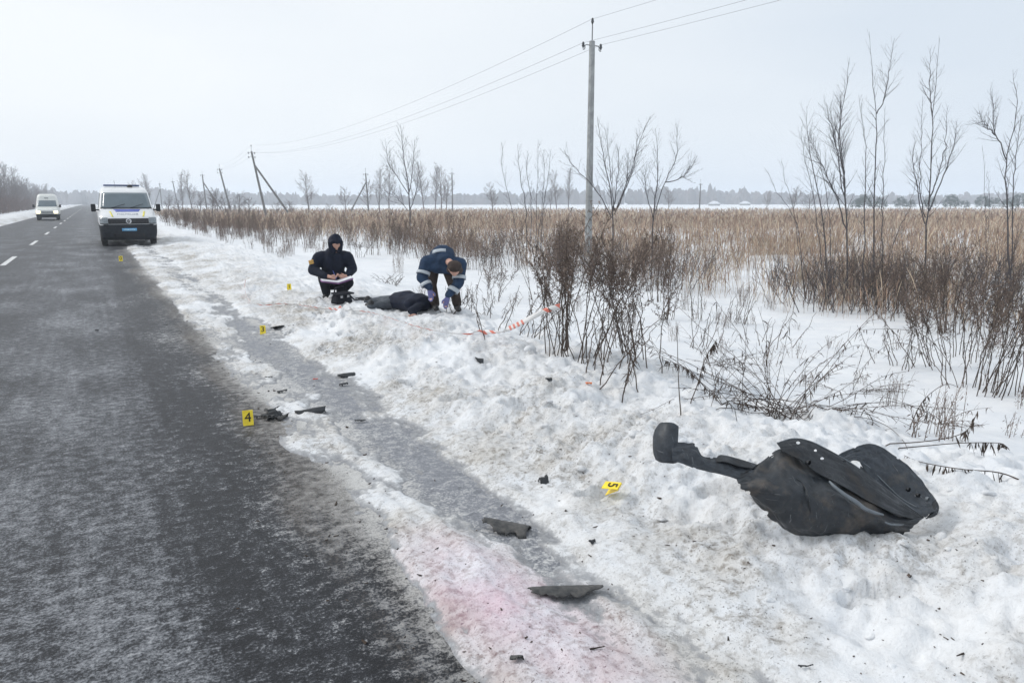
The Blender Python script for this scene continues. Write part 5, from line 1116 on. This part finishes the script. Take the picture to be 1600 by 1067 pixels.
shard(790, 827, .25, .11, 15, 'curved dark grey plastic piece at the near end of the ice track', -.35, .3, PLG, lift=.012)
shard(886, 932, .33, .085, 16, 'long scuffed grey plastic strip lying across the pink tinted snow', .22, .22, PLG, lift=.016, taper=.5)
shard(849, 753, .05, .05, 17, 'small black chip on dirty snow left of marker 5', .4, .9)
shard(807, 1033, .045, .025, 18, 'tiny dark chip at the pavement edge on pink tinted snow', -.4, .6, PLG)
shard(749, 563, .08, .03, 19, 'black sliver high on the berm below the tape', -.1, .4)
shard(857, 595, .05, .02, 20, 'tiny black chip on the berm between sliver and orange bit', .2, .4)
shard(920, 601, .05, .035, 21, 'small orange lens chip on the snow berm', .2, .4, ORP)
shard(493, 594, .05, .03, 22, 'small red lens chip on the icy shoulder', .0, .4, REDP)
shard(441, 613, .09, .04, 23, 'small black sliver on the shoulder snow nearer marker 4', .1, .5)
shard(537, 602, .08, .035, 24, 'small black piece just below the plastic lump at the berm foot', .1, .5)
shard(568, 468, .26, .07, 25, 'small black strip on snow between bag and lying person', .0, .5)
shard(152, 518, .05, .04, 26, 'tiny black chip alone on the open asphalt', .0, .6)
shard(925, 849, .03, .02, 27, 'tiny dark crumb right of the curved grey plastic piece', .3, .6)
shard(420, 591, .07, .03, 28, 'thin black crumb on the shoulder snow beyond marker 4', .0, .5)
shard(1258, 1045, .05, .012, 29, 'short dark twig like sliver on the near snow berm', .3, .4)
# the shattered pieces beside marker 4
rg = np.random.default_rng(5)
for k in range(11):
    px, py = 428 + rg.normal(0, 10), 652 + rg.normal(0, 5.0)
    shard(px, py, rg.uniform(.05, .12), rg.uniform(.03, .06), 40 + k, 'shattered black plastic piece in the heap beside marker 4', rg.uniform(-1, 1), rg.uniform(.3, .9), PLA if k % 4 else PLG, lift=rg.uniform(0, .02))['group'] = 'shattered pieces beside marker 4'

# ================================================================ the torn wheel arch liner on the berm
def liner_mat(name, dark, mud, mudpos, scratch):
    m, t, b = mat_nodes(name); L = t.links.new; tcn = t.nodes.new('ShaderNodeTexCoord')
    def nz_(sc, det, stretch=(1, 1, 1), rot=0):
        mp_ = t.nodes.new('ShaderNodeMapping'); mp_.inputs['Scale'].default_value = stretch; mp_.inputs['Rotation'].default_value = (0, .6, rot); L(tcn.outputs['Object'], mp_.inputs['Vector'])
        q = t.nodes.new('ShaderNodeTexNoise'); q.inputs['Scale'].default_value = sc; q.inputs['Detail'].default_value = det; q.inputs['Roughness'].default_value = .7; L(mp_.outputs['Vector'], q.inputs['Vector']); return q.outputs['Fac']
    def rmp(src, a, c): r = t.nodes.new('ShaderNodeValToRGB'); r.color_ramp.elements[0].position = a; r.color_ramp.elements[1].position = c; L(src, r.inputs['Fac']); return r.outputs['Color']
    def mx_(f, a, c):
        q = t.nodes.new('ShaderNodeMixRGB')
        for k, v in (('Fac', f), ('Color1', a), ('Color2', c)):
            if isinstance(v, tuple): q.inputs[k].default_value = (*v, 1)
            else: L(v, q.inputs[k])
        return q.outputs['Color']
    n1 = nz_(6, 8); n2 = nz_(38, 6); n3 = nz_(10, 3, (14, .7, 1.2), .5); n4 = nz_(9, 3, (1.2, .7, 16), -.4)
    base = mx_(rmp(n2, .40, .72), dark, tuple(c * 2.4 for c in dark)); base = mx_(rmp(n1, mudpos, mudpos + .13), base, mud); base = mx_(rmp(n2, .60, .68), base, tuple(c * .45 for c in mud))
    f = t.nodes.new('ShaderNodeMath'); f.operation = 'MULTIPLY'; f.inputs[1].default_value = scratch; L(rmp(n3, .66, .70), f.inputs[0]); base = mx_(f.outputs[0], base, (.22, .23, .24))
    f = t.nodes.new('ShaderNodeMath'); f.operation = 'MULTIPLY'; f.inputs[1].default_value = scratch; L(rmp(n4, .68, .72), f.inputs[0]); base = mx_(f.outputs[0], base, (.22, .23, .24))
    L(base, b.inputs['Base Color']); L(rmp(n1, .2, .75), b.inputs['Roughness']); b.inputs['Specular IOR Level'].default_value = .55
    bp = t.nodes.new('ShaderNodeBump'); bp.inputs['Strength'].default_value = .7; bp.inputs['Distance'].default_value = .004; L(n2, bp.inputs['Height']); L(bp.outputs['Normal'], b.inputs['Normal']); return m
LIN = liner_mat('liner_plastic', (.009, .012, .016), (.078, .068, .060), .50, .5); LIN2 = liner_mat('liner_inner_plastic', (.018, .023, .030), (.075, .075, .075), .56, .55); LINB = liner_mat('liner_dark_plastic', (.005, .007, .010), (.045, .040, .036), .58, .4)
SCR = mat('scraped_highlight_plastic', (.14, .16, .18), .5, .2, 14)  # scraped pale plastic; edge highlights of ribs and rim painted into its colour
lb, LD = ground(1300, 838)
lroot = empty('wheel_arch_liner', lb)
def sheet(name, rows, material, res=(26, 60), th=.004, wr=.004, holes=(), seed=0, sub=None, parent=None):
    """rows of (px, py, metres behind the reference distance); smoothed into a bent sheet"""
    P = np.array([[at(x, y, LD + d) for (x, y, d) in r] for r in rows]); P = catmull(P, res[0]); P = np.swapaxes(catmull(np.swapaxes(P, 0, 1), res[1]), 0, 1)
    u, v = np.meshgrid(np.linspace(0, 1, res[1]), np.linspace(0, 1, res[0])); nrm = np.cross(np.gradient(P, axis=1), np.gradient(P, axis=0)); nrm /= np.linalg.norm(nrm, axis=2, keepdims=True) + 1e-9
    P = P + nrm * (wr * (fbm(u * 6 + seed, v * 3, 200 + seed, 3) + 1.2 * (.2 - np.abs(perlin(u * 5 + v * 2.5 + seed, v * 2.2 - u * 2, 230 + seed)))))[..., None]; V = (P - lb).reshape(-1, 3)
    I = np.arange(P.shape[0] * P.shape[1]).reshape(P.shape[:2]); Q = np.stack([I[:-1, :-1], I[:-1, 1:], I[1:, 1:], I[1:, :-1]], -1).reshape(-1, 4)
    if holes:
        C = V[Q].mean(1) + lb; keep = np.ones(len(Q), bool)
        for (hx, hy, hd_, hr) in holes:
            dd = C - np.array([0, 0, CAMH]); dep = dd @ (np.array([SY * CP, CY * CP, -SP])); sx = 800 + FPX * (dd @ np.array([CY, -SY, 0])) / dep; sy = 533.5 - FPX * (dd @ np.array([SY * SP, CY * SP, CP])) / dep
            keep &= np.hypot((sx - hx), (sy - hy) * 1.3) > hr
        Q = Q[keep]
    o = mesh_np(name, V, [Q], material, parent or lroot, True); md = o.modifiers.new('thickness', 'SOLIDIFY'); md.thickness = th; md.offset = 0
    return o
# outer wall of the trough, bulging towards the road
wall = sheet('trough_wall', [
 [(1150, 747, .10), (1184, 726, .13), (1222, 703, .16), (1262, 722, .15), (1302, 742, .12), (1345, 770, .08), (1392, 800, .06), (1442, 808, .10)],
 [(1153, 752, .05), (1192, 745, .05), (1232, 738, .04), (1270, 752, .03), (1308, 770, .0), (1350, 794, -.02), (1392, 812, .0), (1430, 818, .07)],
 [(1158, 758, .04), (1196, 768, -.02), (1236, 775, -.04), (1274, 785, -.05), (1312, 798, -.06), (1350, 812, -.05), (1388, 822, -.02), (1422, 828, .06)],
 [(1164, 766, .06), (1196, 792, .02), (1230, 812, .0), (1268, 824, -.02), (1310, 826, -.02), (1350, 834, .0), (1384, 842, .02), (1412, 832, .07)],
 [(1172, 776, .10), (1202, 808, .08), (1236, 830, .07), (1272, 846, .06), (1312, 846, .06), (1350, 852, .07), (1384, 858, .08), (1404, 846, .10)]], LIN, (90, 220), .004, .020, ((1205, 712, 0, 4), (1168, 770, 0, 5), (1196, 801, 0, 5), (1180, 727, 0, 3)), seed=1)
# folded upper flange with its clip holes
fl = sheet('flange', [
 [(1214, 692, .15), (1240, 685, .17), (1268, 690, .18), (1300, 706, .18), (1328, 722, .17), (1356, 742, .15), (1398, 774, .12), (1440, 806, .11)],
 [(1218, 698, .13), (1242, 697, .13), (1270, 706, .13), (1300, 724, .12), (1330, 742, .10), (1360, 762, .09), (1400, 788, .07), (1438, 807, .10)],
 [(1224, 706, .11), (1246, 716, .08), (1276, 738, .06), (1302, 752, .04), (1332, 768, .03), (1360, 785, .02), (1396, 802, .02), (1432, 812, .08)]], LINB, (60, 300), .004, .004, ((1247, 691.5, 0, 3.4), (1274, 703.5, 0, 2.8), (1284.5, 716, 0, 3.2), (1319, 722, 0, 2.6)), 2)
# far wall of the trough standing up behind
fw = sheet('far_wall', [
 [(1302, 716, .26), (1328, 702, .32), (1360, 693, .36), (1392, 708, .36), (1420, 730, .34), (1446, 758, .29), (1462, 780, .22), (1466, 794, .17)],
 [(1306, 719, .25), (1332, 709, .30), (1362, 706, .34), (1390, 722, .33), (1416, 745, .30), (1440, 770, .25), (1456, 788, .20), (1460, 799, .15)],
 [(1312, 723, .24), (1336, 714, .28), (1356, 722, .31), (1376, 744, .29), (1402, 770, .26), (1424, 788, .21), (1444, 798, .17), (1452, 803, .14)],
 [(1318, 726, .23), (1340, 719, .27), (1352, 734, .28), (1368, 758, .26), (1392, 784, .22), (1414, 798, .18), (1436, 806, .15), (1446, 808, .13)]], LIN2, (60, 160), .004, .010, ((1432, 774, 0, 2.2), (1449, 779, 0, 1.6), (1404, 715, 0, 3), (1450, 760, 0, 3), (1335, 698, 0, 3)), 3)
sheet('inner_floor', [
 [(1345, 728, .28), (1366, 752, .26), (1392, 782, .22), (1420, 800, .18), (1444, 808, .14)],
 [(1340, 748, .20), (1362, 770, .19), (1390, 795, .17), (1418, 808, .15), (1438, 812, .13)],
 [(1338, 770, .14), (1362, 790, .13), (1390, 808, .12), (1412, 815, .12), (1430, 816, .11)]], LINB, (12, 24), .004, .003, (), 4)
sheet('end_hook', [[(1462, 780, .21), (1467, 792, .18), (1464, 804, .15)], [(1456, 788, .20), (1461, 798, .16), (1456, 808, .14)], [(1452, 796, .18), (1452, 804, .15), (1446, 810, .13)]], LINB, (10, 12), .005, .002, (), 5, parent=fw)
# scraped raised rib along the trough, its pale colour also painting an edge highlight
rb = np.array([at(x, y, LD + d) for x, y, d in [(1296, 752, .0), (1304, 760, -.03), (1322, 774, -.05), (1338, 784, -.055), (1352, 795, -.06), (1368, 801, -.05), (1380, 804, -.03)]]) - lb
MB().tube(catmull(rb, 30), .0075 * np.sin(np.linspace(.35, 2.8, 30)) + .002, 8).build('rib', SCR, wall, True)
rb2 = np.array([at(x, y, LD + d) for x, y, d in [(1377, 812, -.035), (1388, 818, -.03), (1402, 820, -.005), (1412, 819, .03)]]) - lb
MB().tube(catmull(rb2, 16), .004 * np.sin(np.linspace(.35, 2.8, 16)) + .001, 8).build('rib', SCR, wall, True)
def bead(pts, r, nm, parent, material):
    P = catmull(np.array([at(x, y, LD + d) for x, y, d in pts]) - lb, 48); MB().tube(P, r, 6).build(nm, material, parent, True)
bead([(1214, 692, .15), (1240, 685, .17), (1268, 690, .18), (1300, 706, .18), (1328, 722, .17), (1356, 742, .15), (1398, 774, .12), (1440, 806, .11)], .0028, 'rim', fl, SCR)  # bead along the flange edge, its highlight painted by the paler colour
bead([(1150, 747, .10), (1184, 726, .13), (1222, 703, .16)], .003, 'rim', wall, LINB)
bead([(1226, 745, .03), (1244, 748, .02), (1256, 758, .0), (1262, 775, -.05), (1266, 800, -.045)], .004, 'rib', wall, LINB)
bead([(1334, 716, .275), (1356, 728, .30), (1380, 752, .275), (1408, 778, .235), (1432, 792, .19)], .003, 'rib', fw, SCR)
for cx, cy, cd in ((1433, 773, .235), (1448, 779, .205), (1262, 722, .09), (1418, 764, .26)): MB().lathe([(0, .006), (.008, .005), (.011, 0), (.011, -.01)], at(cx, cy, LD + cd - .02) - lb, 'y', 10).build('clip', SCR if cx > 1440 else LINB, fw if cx > 1400 else wall, True)
# arm and end tab
sheet('arm', [
 [(1050, 690, .19), (1072, 692, .18), (1086, 694, .18), (1098, 712, .17), (1122, 716, .16), (1150, 726, .15), (1186, 727, .14), (1200, 718, .15)],
 [(1050, 702, .16), (1072, 704, .15), (1090, 712, .14), (1104, 722, .135), (1126, 727, .13), (1152, 735, .12), (1182, 738, .11), (1200, 740, .10)],
 [(1050, 720, .15), (1066, 724, .14), (1084, 731, .13), (1104, 736, .12), (1128, 741, .11), (1150, 748, .10), (1172, 757, .08), (1190, 765, .06)]], LIN2, (40, 150), .004, .006, ((1090, 695, 0, 5), (1112, 714, 0, 3), (1084, 732, 0, 3)), 6)
sheet('arm_lip', [[(1118, 718, .15), (1126, 711, .17), (1150, 716, .17), (1186, 727, .16)], [(1120, 722, .13), (1134, 722, .12), (1156, 729, .12), (1184, 733, .12)]], LINB, (8, 24), .005, .001, (), 7)
tabrows = [[(1024, 671, .26), (1032, 661, .24), (1042, 660, .21), (1052, 661, .20), (1060, 666, .20)], [(1021, 684, .26), (1030, 682, .21), (1042, 681, .18), (1052, 682, .175), (1059, 684, .19)], [(1021, 704, .25), (1030, 704, .20), (1042, 704, .17), (1052, 704, .165), (1058, 702, .18)], [(1025, 718, .24), (1033, 722, .20), (1043, 723, .175), (1052, 724, .165), (1058, 722, .175)]]
sheet('end_tab', tabrows, LIN2, (18, 18), .006, .001, (), 8)
tag(lroot, 'torn black plastic wheel arch liner with a long arm lying on the snow berm', 'car part')
# lumps of snow pressed around its underside and strewn on the berm
def clods_mesh():
    ico = bmesh.new(); bmesh.ops.create_icosphere(ico, subdivisions=3, radius=1); iv = np.array([v.co[:] for v in ico.verts]); fi = np.array([[v.index for v in f.verts] for f in ico.faces]); ico.free()
    rng = np.random.default_rng(8); V = []; F = []; D = []; b = 0; spots = []
    for k in range(150):
        y = .4 + 9 * rng.random() ** 1.6; x = rng.normal(3.3, .75)
        if x < 2.25 or x > 5.2: continue
        spots.append((x, y, rng.uniform(.010, .026)))
    for px, py, r in [(760, 515, .09), (905, 555, .09), (825, 548, .07)]:
        q, _ = ground(px, py); spots.append((q[0], q[1], r))
    for x, y, r in spots:
        n = rng.normal(size=(6, 3)); n /= np.linalg.norm(n, axis=1, keepdims=True); q = iv.copy()
        f = 1 + sum(.20 * np.sin(3.0 * (iv @ n[i]) + i * 1.7 + x * 9) for i in range(4)) + .11 * np.sin(8 * (iv @ n[4]) + y * 7) * np.sin(7 * (iv @ n[5])) + .06 * fbm(iv[:, 0] * 4 + x * 31, iv[:, 1] * 4 + iv[:, 2] * 5, 3, 3, .6)
        v = iv * f[:, None] * r * np.array([rng.uniform(.8, 1.5), rng.uniform(.8, 1.4), rng.uniform(.55, .9)]) + np.array([x, y, gz(x, y) - r * .12]); V.append(v); F.append(fi + b); b += len(v); D.append(np.full(len(v), float(dirtiness(np.array([x]), np.array([y]))[0]) * .6))
    D = np.concatenate(D)
    o = mesh_np('snow_clods', np.concatenate(V), [np.concatenate(F)], SNOW, None, True, {'dirt': D, 'pink_tint': D * 0, 'thin': D * 0}); return tag(o, 'loose rounded lumps of snow strewn along the ploughed berm', 'snow', kind='stuff')
clods_mesh()
# grit, road crumbs and plant litter strewn on the shoulder
def litter():
    rng = np.random.default_rng(31); v = VEG()
    n = 800; Y = 1.2 + 11 * rng.random(n) ** 1.4; X = np.where(rng.random(n) < .5, rng.normal(1.1, .22, n), rng.normal(2.5, .35, n)); Z = surf(X, Y)
    for x, y, z in zip(X, Y, Z):
        if x < .2 or x > 3.6: continue
        r = rng.uniform(.0015, .005) * (1.8 if rng.random() < .05 else 1)
        P = np.array([(x, y, z), (x + rng.normal(0, r * 2.5), y + rng.normal(0, r * 2.5), z + r * .6)]); v.tube(P, r, r * .5, 4, np.array([1, .95, .9]) * rng.uniform(.3, 1.0))
    return tag(v.build('shoulder_grit', DRY), 'dark grit and plant crumbs strewn along the road shoulder', 'grit', kind='stuff')
litter()

# ================================================================ winter haze
HZ = bpy.data.materials.new('haze'); HZ.use_nodes = True; t = HZ.node_tree; t.nodes.clear()
oo = t.nodes.new('ShaderNodeOutputMaterial'); vv = t.nodes.new('ShaderNodeVolumePrincipled'); vv.inputs['Color'].default_value = (.86, .92, 1, 1); vv.inputs['Density'].default_value = .0011; vv.inputs['Anisotropy'].default_value = .2
t.links.new(vv.outputs[0], oo.inputs['Volume'])
hz = MB().box((300, 1050, 13), (2640, 2360, 34)).build('haze', HZ); tag(hz, kind='stuff')
